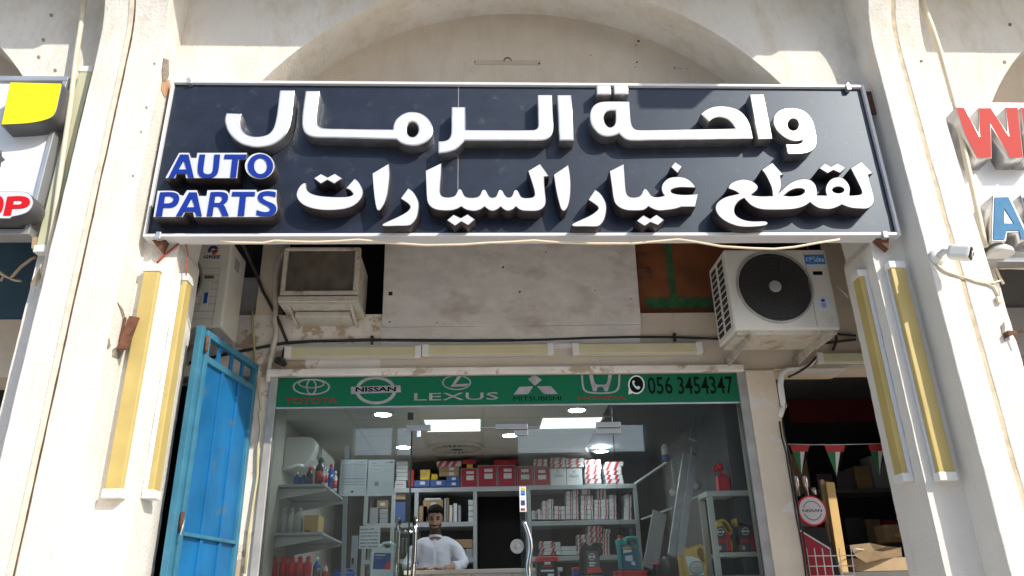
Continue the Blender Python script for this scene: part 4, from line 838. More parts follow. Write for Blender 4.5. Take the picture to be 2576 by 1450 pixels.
g = MB(); g.box((XI0, YG+.02, ZC+.031), (XI1, YI1, ZC+.05)); g.build('shaded_ceiling', M['inner_dark'], arc)  # dark colour stands in for the unlit right part of the ceiling
g = MB()
for q in ((K1(640, 300, Z=ZC).x, 0), (K1(1120, 300, Z=ZC).x, 0), (K1(1585, 300, Z=ZC).x, 0)):
    g.box((q[0]-.012, YG+.03, ZC-.004), (q[0]+.012, YI1, ZC+.001))
for y in (YG+.62, YG+1.22, YG+1.82, YG+2.42): g.box((XI0, y-.012, ZC-.0035), (xcl+.1, y+.012, ZC+.001))
tag(g.build('ceiling_grid', M['inner_wall'], arc), kind='stuff')
def ring_lamp(label, reg, x, y, r=.085):
    p = reg(x, y, Z=ZC-.01); t = thing('ceiling_downlight', label, 'lamp', (p.x, p.y, ZC), 'round ceiling lights in the shop')
    g = MB(); g.ring((p.x, p.y, ZC-.012), (0, 0, 1), r*.72, r, .012, 28); g.build('rim', M['plastic_white'], t)
    g = MB(); g.lathe((p.x, p.y, ZC-.007), (0, 0, 1), [(r*.72, 0), (r*.72, .006)], 28, False); g.build('lens', M['lamp'], t)
ring_lamp('round lit ceiling light left of the door, nearest the glass', K1, 902, 348); ring_lamp('round lit ceiling light just behind the open door edge', K1, 1040, 572)
ring_lamp('round lit ceiling light over the open doorway', K1, 1768, 491); ring_lamp('round lit ceiling light on the right, nearest the glass', K2, 510, 318); ring_lamp('round lit ceiling light far back over the striped boxes', K2, 676, 599)
def lit_panel(label, pts):
    P = [K(x, y, Z=ZC-.004) for K, x, y in pts]; y0, y1 = min(p.y for p in P), max(p.y for p in P); x0, x1 = min(p.x for p in P), max(p.x for p in P)
    t = thing('ceiling_panel_light', label, 'lamp', ((x0+x1)/2, (y0+y1)/2, ZC), 'square ceiling panel lights')
    g = MB(); g.box((x0, y0, ZC-.006), (x1, y1, ZC-.002)); g.build('diffuser', M['panel_lit'], t)
    g = MB()
    for a, b in (((x0-.015, y0-.015), (x1+.015, y0)), ((x0-.015, y1), (x1+.015, y1+.015)), ((x0-.015, y0), (x0, y1)), ((x1, y0), (x1+.015, y1))): g.box((*a, ZC-.009), (*b, ZC+.001))
    g.build('frame', M['plastic_white'], t)
lit_panel('pale square ceiling panel light left of the middle', [(K1, 1185, 380), (K1, 1565, 380), (K1, 1205, 457), (K1, 1565, 457)])
lit_panel('pale square ceiling panel light right of the middle', [(K2, 280, 368), (K2, 660, 365), (K2, 275, 440), (K2, 640, 437)])
p = K1(1405, 565, Z=ZC); t = thing('ceiling_fan_vent', 'round slotted ceiling fan between the lights', 'fan', (p.x, p.y, ZC))
g = MB(); g.ring((p.x, p.y, ZC-.03), (0, 0, 1), .22, .25, .03, 36); g.build('rim', M['inner_wall'], t)
g = MB(); g.lathe((p.x, p.y, ZC-.02), (0, 0, 1), [(.22, 0), (.22, .015)], 32, False); g.build('dark_disc', M['inner_dark'], t)
g = MB()
for i in range(24):
    a = i*2*math.pi/24; g.bar((p.x+.06*math.cos(a), p.y+.06*math.sin(a), ZC-.028), (p.x+.225*math.cos(a+.35), p.y+.225*math.sin(a+.35), ZC-.028), .013, .006)
g.build('slats', M['inner_wall'], t)

# indoor air conditioner on the left wall
t = thing('indoor_air_conditioner', 'rounded white indoor air conditioner high on the left shop wall', 'air conditioner', (XI0, 6.2, 1.1+CZ))
ya = 5.75; e0 = K3(440, 120, Y=ya)
pz = [K3(*q, Y=ya) for q in ((445, 0), (560, 0), (640, 10), (678, 60), (665, 150), (625, 230), (560, 300), (500, 325), (445, 328))]
g = MB(); g.prism([(max(XI0+.001, p.x), ya, p.z) for p in pz]+[(XI0+.001, ya, pz[-1].z)]+[(XI0+.001, ya, pz[0].z)], (0, .80, 0)); ob = g.build('casing', M['plastic_white'], t, bevel=.012, seg=3)
sx = max(p.x for p in pz)
g = MB(); g.box((sx-.004, ya+.12, pz[2].z-.13), (sx+.001, ya+.24, pz[2].z-.03)); g.build('energy_label', M['label_dark'], t)
g = MB(); g.box((sx-.10, ya+.05, pz[6].z-.006), (sx-.02, ya+.75, pz[6].z+.012)); g.build('flap', M['shelf_white'], t)
# wall fan remnant
p = K3(265, 345, Y=5.5); t = thing('wall_fan_mount', 'white wall fan mount at the front of the left shop wall', 'fan mount', (XI0, 5.5, p.z))
g = MB(); g.lathe((XI0+.001, 5.5, p.z), (1, 0, 0), [(.055, 0), (.06, .02), (.04, .05), (.015, .06)], 18); g.build('base', M['plastic_white'], t)
g = MB(); g.tube([(XI0+.05, 5.5, p.z), (XI0+.12, 5.5, p.z+.01), (XI0+.16, 5.52, p.z+.035), (XI0+.2, 5.55, p.z+.03)], .014, 8); g.build('arm', M['plastic_white'], t)

# shelves on the left wall with brackets
def wall_shelf(label, zpx, tip, nb):
    za = K3(300, zpx, Y=5.45).z; xt = K3(*tip, Y=5.45).x
    t = thing('wall_shelf', label, 'shelf', (XI0, 5.9, za), 'bracket shelves on the left wall')
    g = MB(); g.box((XI0+.001, 5.36, za), (xt+.01, 6.35, za+.018)); g.build('board', M['shelf_grey'], t, bevel=.003)
    for y in (5.45, 6.15):
        g = MB(); g.prism([(XI0+.001, y-.010, za-.001), (xt, y-.010, za-.001), (xt, y-.010, za-.018), (XI0+.06, y-.010, za-.075), (XI0+.001, y-.010, za-.12)], (0, .02, 0)); g.build('bracket', M['shelf_white'], t, bevel=.003)
    return za+.0185
zs1 = wall_shelf('upper white bracket shelf on the left wall holding spray bottles', 545, (778, 550), 2)
zs2 = wall_shelf('middle white bracket shelf on the left wall holding milky bottles', 1042, (742, 1042), 2)
zs3 = wall_shelf('low bracket shelf on the left wall holding red bottles', 1500, (700, 1500), 2)
def bottle(label, x, y, z, r, h, m, cap='black', grp=None, neck=.35, lab=None, sq=False, name='bottle', tilt=0):
    t = thing(name, label, 'bottle', (x, y, z), grp)
    g = MB(); g.lathe((0, 0, 0), (0, 0, 1), [(r*.92, 0), (r, h*.03), (r, h*.62), (r*.9, h*.70), (r*neck, h*.80), (r*neck, h*.86)], 4 if sq else 16, not sq)
    if sq: bmesh.ops.rotate(g.b, verts=g.b.verts[:], matrix=Matrix.Rotation(R(45), 3, 'Z'))
    g.build('body', M[m], t, world=False, bevel=.004 if sq else 0)
    g = MB(); g.lathe((0, 0, h*.845), (0, 0, 1), [(r*neck*1.2, 0), (r*neck*1.15, h*.10), (r*neck*.6, h*.155)], 14); g.build('cap', M[cap], t, world=False)
    if lab:
        g = MB(); g.lathe((0, 0, h*.15), (0, 0, 1), [(r*1.012, 0), (r*1.012, h*.38)], 16); g.build('label', M[lab], t, world=False)
    return t
def bpx(label, reg, x0, y0, x1, y1, Y, m, **k):
    a = rect(reg, x0, y0, x1, y1, Y); return bottle(label, (a[0]+a[1])/2, Y, a[2], (a[1]-a[0])/2, a[3]-a[2], m, **k)
for i, x in enumerate((212, 295, 376, 460)):
    a = rect(K3, x+8, 740, x+84, 1005, 5.5); bottle('milky white pump bottle on the middle wall shelf, %s' % ('at the wall', 'second from the wall', 'third from the wall', 'beside the tan carton')[i], (a[0]+a[1])/2, 5.5, zs2, (a[1]-a[0])/2, a[3]-zs2, 'bottle_white', cap='bottle_white', neck=.42, grp='milky bottles on the middle wall shelf')
for i, (x, m) in enumerate(((440, 'label_blue'), (512, 'label_blue'))):
    a = rect(K3, x, 370, x+72, 510, 5.62); bottle('translucent blue bottle on the upper wall shelf, %s' % ('nearest the wall', 'second from the wall')[i], (a[0]+a[1])/2, 5.62, zs1, (a[1]-a[0])/2, a[3]-zs1, m, cap='plastic_white', grp='blue bottles on the upper shelf')
for lab, x0, y0, x1, Y, m, c_, l_ in (('dark bottle with red cap and grey label on the upper wall shelf', 575, 310, 650, 5.6, 'black_jug', 'red_plastic', 'label_dark'), ('large black bottle with pink picture label on the upper wall shelf', 668, 222, 772, 5.55, 'black_jug', 'black', 'coral_face'), ('slim white tube bottle with red print on the upper wall shelf', 737, 330, 772, 5.45, 'bottle_white', 'plastic_white', 'red_stripe'), ('slim white tube bottle standing by the blue spray can', 768, 305, 802, 5.47, 'bottle_white', 'plastic_white', 'red_stripe'), ('blue spray can with red and yellow top on the upper wall shelf', 800, 285, 858, 5.5, 'blue_plastic', 'red_plastic', 'label_blue'), ('white spray can with red bands at the shelf tip', 853, 360, 898, 5.75, 'bottle_white', 'plastic_white', 'red_stripe')):
    a = rect(K3, x0, y0, x1, 530, Y); bottle(lab, min((a[0]+a[1])/2, 9), Y, zs1, (a[1]-a[0])/2, a[3]-zs1, m, cap=c_, lab=l_, neck=.5)
for i, x in enumerate((190, 290, 378, 460, 545)):
    a = rect(K3, x, 1243, x+88, 1500, 5.5); bottle('red plastic bottle in the row on the low wall shelf, %s' % ('at the wall', 'second from the wall', 'in the middle', 'fourth from the wall', 'at the outer end')[i], (a[0]+a[1])/2, 5.5, zs3, (a[1]-a[0])/2*.96, a[3]-zs3, 'red_plastic', cap='red_plastic', neck=.5, grp='red bottles on the low shelf')
bpx('dark blue bottle beside the red row on the low shelf', K3, 645, 1255, 722, 1500, 5.45, 'label_blue', cap='plastic_white', lab='label_dark'); bpx('small white and red bottle right of the dark blue bottle', K3, 740, 1310, 800, 1500, 5.45, 'bottle_white', cap='red_plastic', lab='red_stripe')
# ------------------------------------------------------------------ boxes
def carton(label, x0, x1, y0, y1, z0, z1, m, grp=None, patch=None, name='carton', rim=None, stripe=None):
    t = thing(name, label, 'box', ((x0+x1)/2, y0, z0), grp); cx0, cz0 = (x0+x1)/2, z0; W_, H_, D_ = x1-x0, z1-z0, y1-y0
    g = MB(); g.box((-W_/2, 0, 0), (W_/2, D_, H_)); g.build('body', M[m], t, world=False, bevel=min(.003, H_*.06))
    if rim:
        g = MB(); k = .006
        for a, b in (((-W_/2, 0), (W_/2, k)), ((-W_/2, H_-k), (W_/2, H_)), ((-W_/2, k), (-W_/2+k, H_-k)), ((W_/2-k, k), (W_/2, H_-k))): g.box((a[0], -.0022, a[1]), (b[0], -.0003, b[1]))
        g.build('pale_rim', M[rim], t, world=False)
    for (u0, u1, v0, v1, pm) in (patch or ()):
        g = MB(); g.box((-W_/2+W_*u0, -.0024, H_*v0), (-W_/2+W_*u1, -.0004, H_*v1)); g.build('sticker', M[pm], t, world=False)
    if stripe:
        g = MB()
        for u in stripe:
            g.prism([(-W_/2+W_*u, -.002, 0), (-W_/2+W_*(u+.16), -.002, 0), (-W_/2+W_*min(1, u+.30), -.002, H_), (-W_/2+W_*(u+.14), -.002, H_)], (0, .0016, 0))
        g.build('diagonal_stripes', M['red_stripe'], t, world=False)
    return t
def cpx(label, reg, x0, y0, x1, y1, Y, m, depth=.25, **k):
    a = rect(reg, x0, y0, x1, y1, Y); return carton(label, a[0], a[1], Y, Y+depth, a[2], a[3], m, **k)
a = rect(K3, 545, 815, 700, 1000, 5.42); carton('tan carton on the middle wall shelf beside the milky bottles', a[0], a[1], 5.42, 5.6, zs2, a[3], 'carton_tan', patch=[(.15, .5, .07, .14, 'board_brown')])

# ------------------------------------------------------------------ back shelves
YSH = 7.2
def shelf_unit(label, reg, xs, ys, Y0=YSH, dep=.4, m='shelf_grey', bar_=.035):
    t = thing('storage_shelf', label, 'shelf', ((xs[0]+xs[-1])/2, Y0+dep, ZF)); top = max(ys)
    g = MB()
    for x in xs: g.box((x-bar_/2, Y0, ZF), (x+bar_/2, Y0+.03, top-.001)); g.box((x-bar_/2, Y0+dep-.03, ZF), (x+bar_/2, Y0+dep, top-.001))
    g.build('posts', M[m], t)
    for z in ys:
        g = MB(); g.box((xs[0]-bar_/2, Y0-.003, z-bar_*1.15), (xs[-1]+bar_/2, Y0+dep+.003, z)); g.build('shelf_board', M[m], t, bevel=.002)
    g = MB(); g.box((xs[0]-bar_/2, Y0+dep+.004, ZF), (xs[-1]+bar_/2, Y0+dep+.01, top)); g.build('back_panel', M['inner_dark'], t)
    return t
zt1 = K4(700, 530, Y=YSH).z; zm1 = K4(700, 890, Y=YSH).z; zl1 = K4(700, 1265, Y=YSH).z
xs_ = [K3(1195, 700, Y=YSH).x, K3(1480, 700, Y=YSH).x, K4(415, 700, Y=YSH).x, K4(1025, 700, Y=YSH).x]
shelf_unit('grey steel shelf behind the shopkeeper, left of the dark doorway', K4, xs_, [zt1, zm1, zl1])
zt2 = K5(700, 500, Y=YSH).z; zm2 = K5(700, 872, Y=YSH).z; zl2 = K5(700, 1238, Y=YSH).z
xs2 = [K5(150, 700, Y=YSH).x, K5(1265, 700, Y=YSH).x]
shelf_unit('grey steel shelf full of small boxes, right of the dark doorway', K5, xs2, [zt2, zm2, zl2])
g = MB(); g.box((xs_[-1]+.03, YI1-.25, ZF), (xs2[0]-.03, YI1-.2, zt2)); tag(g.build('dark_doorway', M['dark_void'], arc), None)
yb_ = YSH+.03
reds = [(875, 330, 1050, K4, 'leftmost of the red cartons on the back shelves'), (1055, 300, 1250, K4, 'second red carton from the left on the back shelves'), (1258, 298, 1446, K4, 'third red carton, above the middle of the dark doorway')]
for x0, y0, x1, K, lab in reds:
    a = rect(K, x0, y0, x1, 516, yb_); carton('red carton, '+lab, a[0], a[1], yb_, yb_+.3, zt1+.0005, a[3], 'carton_red', grp='red cartons in a row on the back shelves', rim='carton_grey', patch=[(.34, .78, .70, .84, 'carton_white'), (.34, .78, .38, .62, 'carton_white')])
for x0, y0, x1, lab in ((22, 310, 195, 'fourth red carton, above the right edge of the doorway'), (202, 322, 368, 'last red carton on the right, beside the white cartons')):
    a = rect(K5, x0, y0, x1, 496, yb_); carton('red carton, '+lab, a[0], a[1], yb_, yb_+.3, zt2+.0005, a[3], 'carton_red', grp='red cartons in a row on the back shelves', rim='carton_grey', patch=[(.28, .72, .70, .86, 'carton_white'), (.26, .76, .34, .58, 'carton_white')])
for x0, x1, lab in ((372, 536, 'left one by the red cartons'), (540, 704, 'right one, next to the striped boxes')):
    a = rect(K5, x0, 332, x1, 494, yb_); carton('white carton with grey emblem on the back shelf, '+lab, a[0], a[1], yb_, yb_+.3, zt2+.0005, a[3], 'carton_white', patch=[(.25, .78, .50, .64, 'ink_soft'), (.42, .58, .72, .9, 'ink_soft')], grp='white cartons beside the red ones')
# bridging beam under the red cartons across the doorway
g = MB(); g.box((xs_[-1]+.018, YSH, zt1-.04), (xs2[0]-.018, YSH+.4, zt1-.0005)); tag(g.build('plank', M['shelf_grey']), 'plank bridging the dark doorway under the red cartons', 'plank')
red_top = a[3]
S = lambda lab, reg, x0, y0, x1, y1, m, **k: cpx(lab, reg, x0, y0, x1, y1, yb_, m, **k)
S('red and white striped flat box on top of the brown cartons', K4, 628, 258, 880, 312, 'carton_white', stripe=(.0, .28, .56))
S('brown carton under the striped flat box, upper one', K4, 650, 314, 860, 360, 'carton_brown', patch=[(.5, .75, .2, .8, 'carton_white')]); S('brown carton under the striped flat box, lower one', K4, 650, 362, 860, 412, 'carton_brown', patch=[(.5, .75, .2, .8, 'carton_white')])
S('flat bright red box above the leftmost red carton', K4, 884, 235, 1035, 285, 'carton_red', patch=[(.2, .6, .3, .8, 'coral_face')]); S('yellow flat box on the leftmost red carton', K4, 938, 287, 1000, 326, 'carton_yellow')
S('long flat red box on top of two red cartons', K4, 1225, 240, 1462, 294, 'carton_red', patch=[(.28, .62, .2, .8, 'coral_face'), (.1, .18, .3, .8, 'coral_face')])
S('yellow box stacked on the blue boxes beside the open door', K4, 455, 345, 555, 452, 'carton_yellow', patch=[(.1, .6, .4, .8, 'cardboard')]); S('small yellow box right of the bigger yellow one', K4, 570, 390, 632, 450, 'carton_yellow')
for i, (x0, y0, x1, y1) in enumerate(((390, 455, 552, 522), (560, 452, 722, 522), (726, 470, 866, 522), (726, 414, 866, 468))):
    S('blue flat box with white sticker on the back shelf, %s' % ('under the big yellow box', 'left of the blue pair', 'bottom of the blue pair', 'top of the blue pair')[i], K4, x0, y0, x1, y1, 'carton_blue', patch=[(.4, .7, .3, .8, 'carton_white')], grp='blue boxes on the back shelf')
for i in range(5): S('white tube packet in the stack above the white carton at the door edge', K4, 205+(i % 2)*4, 258+i*40, 325, 294+i*40, 'carton_white', grp='white packets stacked by the open door')
S('white and red carton under the stack of tube packets', K4, 192, 460, 308, 540, 'carton_white', patch=[(.1, .7, .45, .55, 'red_stripe')]); S('tall pinkish carton behind the open door edge', K4, 335, 345, 384, 522, 'coral_face')
# striped boxes on the second unit
def stack(lab, reg, x0, x1, ytop, ybot, n, grp, stripe=(.05, .5), jit=6, Y=yb_):
    h = (ybot-ytop)/n
    for i in range(n):
        j = random.uniform(-jit, jit); cpx(lab, reg, x0+j, ytop+i*h+1, x1+j, ytop+(i+1)*h-1.5, Y, 'carton_white', depth=.2, grp=grp, stripe=stripe)
G1 = 'striped red and white boxes on top of the shelf'
stack('red and white striped box piled above the last red carton', K5, 205, 345, 232, 312, 2, G1); stack('red and white striped box piled above the left white carton', K5, 375, 530, 218, 324, 3, G1); stack('red and white striped box piled above the right white carton', K5, 540, 722, 228, 322, 3, G1)
stack('striped box in the tall pile right of the white cartons', K5, 738, 905, 240, 492, 5, G1, jit=12); stack('striped box in the pile at the right end of the shelf top', K5, 940, 1120, 262, 492, 5, G1, jit=14)
G2 = 'small white boxes on the upper shelf level'
cols = [(180, 228, 770, 3), (240, 286, 755, 2), (292, 346, 668, 4), (350, 402, 650, 4), (416, 478, 722, 3), (486, 548, 725, 3), (540, 598, 568, 6), (604, 662, 545, 6), (690, 748, 612, 5), (756, 815, 612, 5), (828, 890, 655, 5), (898, 972, 650, 5), (985, 1056, 605, 6), (1146, 1216, 605, 6)]
for i, (x0, x1, y0, n) in enumerate(cols):
    stack('small white box in pile %s on the upper level of the right shelf' % (['one', 'two', 'three', 'four', 'five', 'six', 'seven', 'eight', 'nine', 'ten', 'eleven', 'twelve', 'thirteen', 'fourteen'][i]), K5, x0, x1, y0, 862, n, G2, stripe=(.55,), jit=3)
cpx('striped box perched on top of the tenth small pile', K5, 700, 545, 784, 604, yb_, 'carton_white', depth=.2, stripe=(.6,)); cpx('upright striped box perched on the twelfth small pile', K5, 862, 538, 950, 648, yb_, 'carton_white', depth=.15, stripe=(.1, .5))
G3 = 'boxes on the lower shelf level'
stack('striped box in the left pile on the lower level of the right shelf', K5, 272, 420, 1088, 1232, 4, G3, stripe=(.0, .7), jit=8); stack('white box in the second pile on the lower level of the right shelf', K5, 425, 480, 1095, 1232, 3, G3, stripe=None); stack('grey white box in the low pile on the lower level of the right shelf', K5, 488, 648, 1140, 1232, 2, G3, stripe=None)
stack('striped box in the tall middle pile on the lower level of the right shelf', K5, 655, 780, 1020, 1232, 5, G3); stack('striped box in the slanting pile topping the lower level', K5, 765, 910, 925, 1110, 3, G3, stripe=(.1, .45, .7)); stack('striped box in the right pile on the lower level of the right shelf', K5, 922, 990, 960, 1232, 6, G3); 
# first unit contents
S('brown carton on the middle shelf behind the shopkeeper, left', K4, 430, 722, 530, 888, 'carton_brown'); S('large brown carton with white lid behind the shopkeeper', K4, 482, 660, 690, 888, 'carton_brown', patch=[(.4, .65, .75, .88, 'carton_white')]); S('thin white tray lying on the large brown carton', K4, 500, 640, 668, 658, 'carton_white')
for i, (x0, y0, x1, m) in enumerate(((705, 640, 728, 'carton_grey'), (732, 640, 750, 'carton_brown'), (758, 712, 790, 'carton_white'), (800, 695, 838, 'carton_white'), (848, 712, 876, 'carton_grey'))):
    S('narrow standing packet right of the shopkeeper, %s' % ('first, grey', 'second, brown', 'third, white', 'fourth, tall white', 'fifth, thin grey')[i], K4, x0, y0, x1, 886, m)
for i in range(4): S('small white box in the column beside the right post behind the shopkeeper', K4, 955, 660+i*58, 1006, 712+i*58, 'carton_white', grp='small boxes by the right post')
S('brown box on the lower shelf right of the shopkeeper', K4, 800, 1070, 1000, 1160, 'carton_brown'); S('white box on the lower shelf right of the shopkeeper', K4, 845, 1175, 925, 1262, 'carton_white'); S('grey white box on the lower shelf beside the right post', K4, 930, 1165, 1005, 1262, 'carton_grey')
S('yellowish small box in the left compartment of the back shelf', K4, 190, 590, 300, 655, 'carton_brown'); S('grey blue box in the left compartment of the back shelf', K4, 190, 680, 300, 886, 'carton_blue'); S('carton with white label in the far left compartment', K3, 1310, 665, 1425, 742, 'carton_brown', patch=[(.3, .7, .3, .7, 'carton_white')])
for i in range(3): S('grey white box in the far left compartment column', K3, 1335, 750+i*52, 1420, 798+i*52, 'carton_grey', grp='far left compartment boxes')
S('row of white packets in the far left compartment', K3, 1235, 740, 1320, 902, 'carton_grey')
# ------------------------------------------------------------------ counter and shopkeeper
ZK = .262+CZ
t = thing('shop_counter', 'pale counter across the shop with a glass tiled top edge', 'counter', (.1, 6.2, ZF))
g = MB(); g.box((XI0+.9, 5.99, ZK-.03), (.62, 6.5, ZK)); g.build('counter_top', M['inner_wall'], t, bevel=.004)
g = MB(); g.box((XI0+.92, 6.02, ZF), (.60, 6.48, ZK-.031)); g.build('front', M['shelf_white'], t)
g = MB()
for i in range(7): g.box((XI0+1.1+i*.3, 6.012, ZK-.2), (XI0+1.104+i*.3, 6.019, ZK-.032))
tag(g.build('panel_lines', M['carton_grey'], t), kind='stuff')

def evaluated(o):
    dg = bpy.context.evaluated_depsgraph_get(); dg.update(); me = bpy.data.meshes.new_from_object(o.evaluated_get(dg)); return me
def skin_mesh(V, E_, sub=2):
    me = bpy.data.meshes.new('sk'); me.from_pydata([v[0] for v in V], E_, []); o = bpy.data.objects.new('sk', me); col.objects.link(o)
    m = o.modifiers.new('s', 'SKIN'); m.use_smooth_shade = True
    if not me.skin_vertices: me.skin_vertices.new()
    for i, v in enumerate(V):
        rr = v[1] if isinstance(v[1], tuple) else (v[1], v[1]); me.skin_vertices[0].data[i].radius = rr; me.skin_vertices[0].data[i].use_root = (i == 0)
    o.modifiers.new('d', 'SUBSURF').levels = sub; r_ = evaluated(o); bpy.data.objects.remove(o); return r_
def merge_remesh(meshes, voxel, smooth=4):
    bm = bmesh.new()
    for me in meshes: bm.from_mesh(me)
    me = bpy.data.meshes.new('rm'); bm.to_mesh(me); bm.free(); o = bpy.data.objects.new('rm', me); col.objects.link(o)
    r_ = o.modifiers.new('r', 'REMESH'); r_.mode = 'VOXEL'; r_.voxel_size = voxel; r_.use_smooth_shade = True
    if smooth: s_ = o.modifiers.new('s', 'SMOOTH'); s_.iterations = smooth; s_.factor = .5
    out = evaluated(o); bpy.data.objects.remove(o)
    for p in out.polygons: p.use_smooth = True
    out.materials.clear(); return out
def blob(c_, r_, rot=(0, 0, 0), n=20):
    bm = bmesh.new(); bmesh.ops.create_uvsphere(bm, u_segments=n, v_segments=n//2+2, radius=1)
    mt = Matrix.Translation(c_) @ Matrix.Rotation(rot[0], 4, 'X') @ Matrix.Rotation(rot[1], 4, 'Y') @ Matrix.Rotation(rot[2], 4, 'Z') @ Matrix.Diagonal((*r_, 1))
    bmesh.ops.transform(bm, matrix=mt, verts=bm.verts); me = bpy.data.meshes.new('b'); bm.to_mesh(me); bm.free(); return me
HX, HY = -.367, 6.62; HZ = .697+CZ
man = thing('person', 'bearded man in a white long shirt looking down behind the counter', 'person', (HX, 6.7, ZF))
Y0 = 6.70
def hv(dx, dy, dz): return (HX+dx, Y0+dy, CZ+dz)
V = [(hv(0, .03, .12), (.10, .07)), (hv(0, .025, .34), (.10, .065)), (hv(0, .015, .46), (.085, .05)), (hv(0, -.015, .555), (.048, .046)), (hv(0, -.055, .63), (.045, .047)),
     (hv(-.155, .01, .470), .040), (hv(-.215, -.05, .30), .04), (hv(-.17, -.27, .296), .032), (hv(-.12, -.33, .289), (.026, .02)),
     (hv(.155, .01, .470), .040), (hv(.235, -.06, .32), .04), (hv(.16, -.28, .297), .032), (hv(.085, -.33, .289), (.028, .02)),
     (hv(-.075, .03, .02), .09), (hv(-.085, .02, -.35), .055), (hv(-.09, .04, -.72), .04), (hv(.075, .03, .02), .09), (hv(.085, .02, -.35), .055), (hv(.09, .04, -.72), .04)]
EE = [(0, 1), (1, 2), (2, 3), (3, 4), (2, 5), (5, 6), (6, 7), (7, 8), (2, 9), (9, 10), (10, 11), (11, 12), (0, 13), (13, 14), (14, 15), (0, 16), (16, 17), (17, 18)]
parts = [skin_mesh(V, EE)]
tl = R(16)                                       # head bowed
def hd(x, y, z):                                 # head space: y forward is -, tilt about x
    v = Matrix.Rotation(tl, 3, 'X') @ Vector((x, y, z)); return (HX+v.x, HY+v.y, HZ+v.z)
rt_ = (tl, 0, 0)
parts += [blob(hd(0, .012, .022), (.066, .082, .082), rt_), blob(hd(0, -.016, -.035), (.055, .058, .066), rt_), blob(hd(0, -.045, -.078), (.030, .026, .022), rt_),
          blob(hd(0, -.083, -.012), (.010, .012, .026), rt_), blob(hd(0, -.094, -.030), (.0145, .012, .011), rt_), blob(hd(-.068, .012, -.012), (.009, .017, .026), rt_), blob(hd(.068, .012, -.012), (.009, .017, .026), rt_),
          blob(hd(-.026, -.066, .018), (.024, .012, .008), rt_), blob(hd(.026, -.066, .018), (.024, .012, .008), rt_), blob(hd(0, -.074, -.058), (.022, .01, .007), rt_)]
for sx_, wx in ((-1, hv(-.12, -.33, .289)), (1, hv(.085, -.33, .289))):   # hands: palm, four curled fingers, thumb
    w0 = Vector(wx); ax_ = Vector((-sx_*.75, -.55, 0)).normalized(); si = Vector((ax_.y, -ax_.x, 0))*sx_
    palm = w0+ax_*.045; parts.append(blob(palm, (.036, .042, .014), (0, 0, math.atan2(ax_.y, ax_.x)-math.pi/2)))
    for k, (off, ln) in enumerate(((-.027, .058), (-.009, .068), (.009, .064), (.026, .05))):
        b0 = palm+ax_*.03+si*off; mb = MB(); mb.tube([b0, b0+ax_*ln*.45+Vector((0, 0, .006)), b0+ax_*ln*.8+Vector((0, 0, -.002)), b0+ax_*ln+Vector((0, 0, -.012))], [.0095, .009, .008, .006], 8); me = bpy.data.meshes.new('f'); mb.b.to_mesh(me); mb.b.free(); parts.append(me)
    b0 = palm-ax_*.012-si*.03; mb = MB(); mb.tube([b0, b0-si*.018+ax_*.022, b0-si*.018+ax_*.05], [.011, .010, .008], 8); me = bpy.data.meshes.new('f'); mb.b.to_mesh(me); mb.b.free(); parts.append(me)
bm_ = merge_remesh(parts, .006, 3); bm_.materials.append(M['skin']); bm_.materials.append(M['stubble'])
inv = Matrix.Rotation(-tl, 3, 'X')
for p in bm_.polygons:                            # short beard on jaw and upper lip
    q = inv @ (p.center-Vector((HX, HY, HZ)))
    if abs(q.x) < .066 and -.13 < q.z < -.036-.25*max(0, .02-abs(q.x)) and q.y < .03 and not (abs(q.x) < .02 and -.066 < q.z < -.050) and q.y < .035-.0*q.z and (abs(q.x) > .03 or q.z < -.064 or (-.05 < q.z < -.040)): p.material_index = 1
add('body', bm_, man)
# long white shirt over it
V2 = [(hv(0, .03, .10), (.165, .125)), (hv(0, .025, .30), (.165, .12)), (hv(0, .005, .44), (.15, .100)), (hv(0, -.012, .525), (.070, .068)),
      (hv(-.165, .0, .475), .060), (hv(-.225, -.05, .31), .056), (hv(-.185, -.22, .300), .05), (hv(.165, .0, .475), .060), (hv(.24, -.06, .33), .056), (hv(.185, -.23, .302), .05),
      (hv(0, .03, -.2), (.19, .13)), (hv(0, .03, -.45), (.21, .14)), (hv(-.085, .0, .500), (.062, .066)), (hv(.085, .0, .500), (.062, .066))]
E2 = [(0, 1), (1, 2), (2, 3), (3, 12), (12, 4), (4, 5), (5, 6), (3, 13), (13, 7), (7, 8), (8, 9), (0, 10), (10, 11)]
sm_ = merge_remesh([skin_mesh(V2, E2)], .010, 3)
for v in sm_.vertices:
    c_ = v.co; v.co += v.normal*(.007*mnoise.noise(c_*9)+.008*mnoise.noise(Vector((c_.x*8+c_.z*18, c_.y*10, c_.z*6))))
sm_.materials.append(M['shirt']); shirt = add('shirt', sm_, man)
g = MB(); pr = [hv(0+.006*i, -.118-.012*math.sin(i), .50-.05*i) for i in range(6)]
g.bar(hv(.0, -.112, .525), hv(.004, -.135, .25), .024, .006, (0, 1, 0)); g.build('placket', M['shirt'], shirt)
g = MB(); g.ring(hv(0, -.026, .538), (0, .25, 1), .050, .056, .020, 28); g.build('collar', M['shirt'], shirt, bevel=.002)
for (a_, b_) in ((hv(-.185, -.22, .30), hv(-.155, -.265, .296)), (hv(.185, -.23, .302), hv(.15, -.275, .297))):
    g = MB(); g.tube([a_, b_], [.047, .043], 16); g.build('cuff', M['shirt'], shirt)
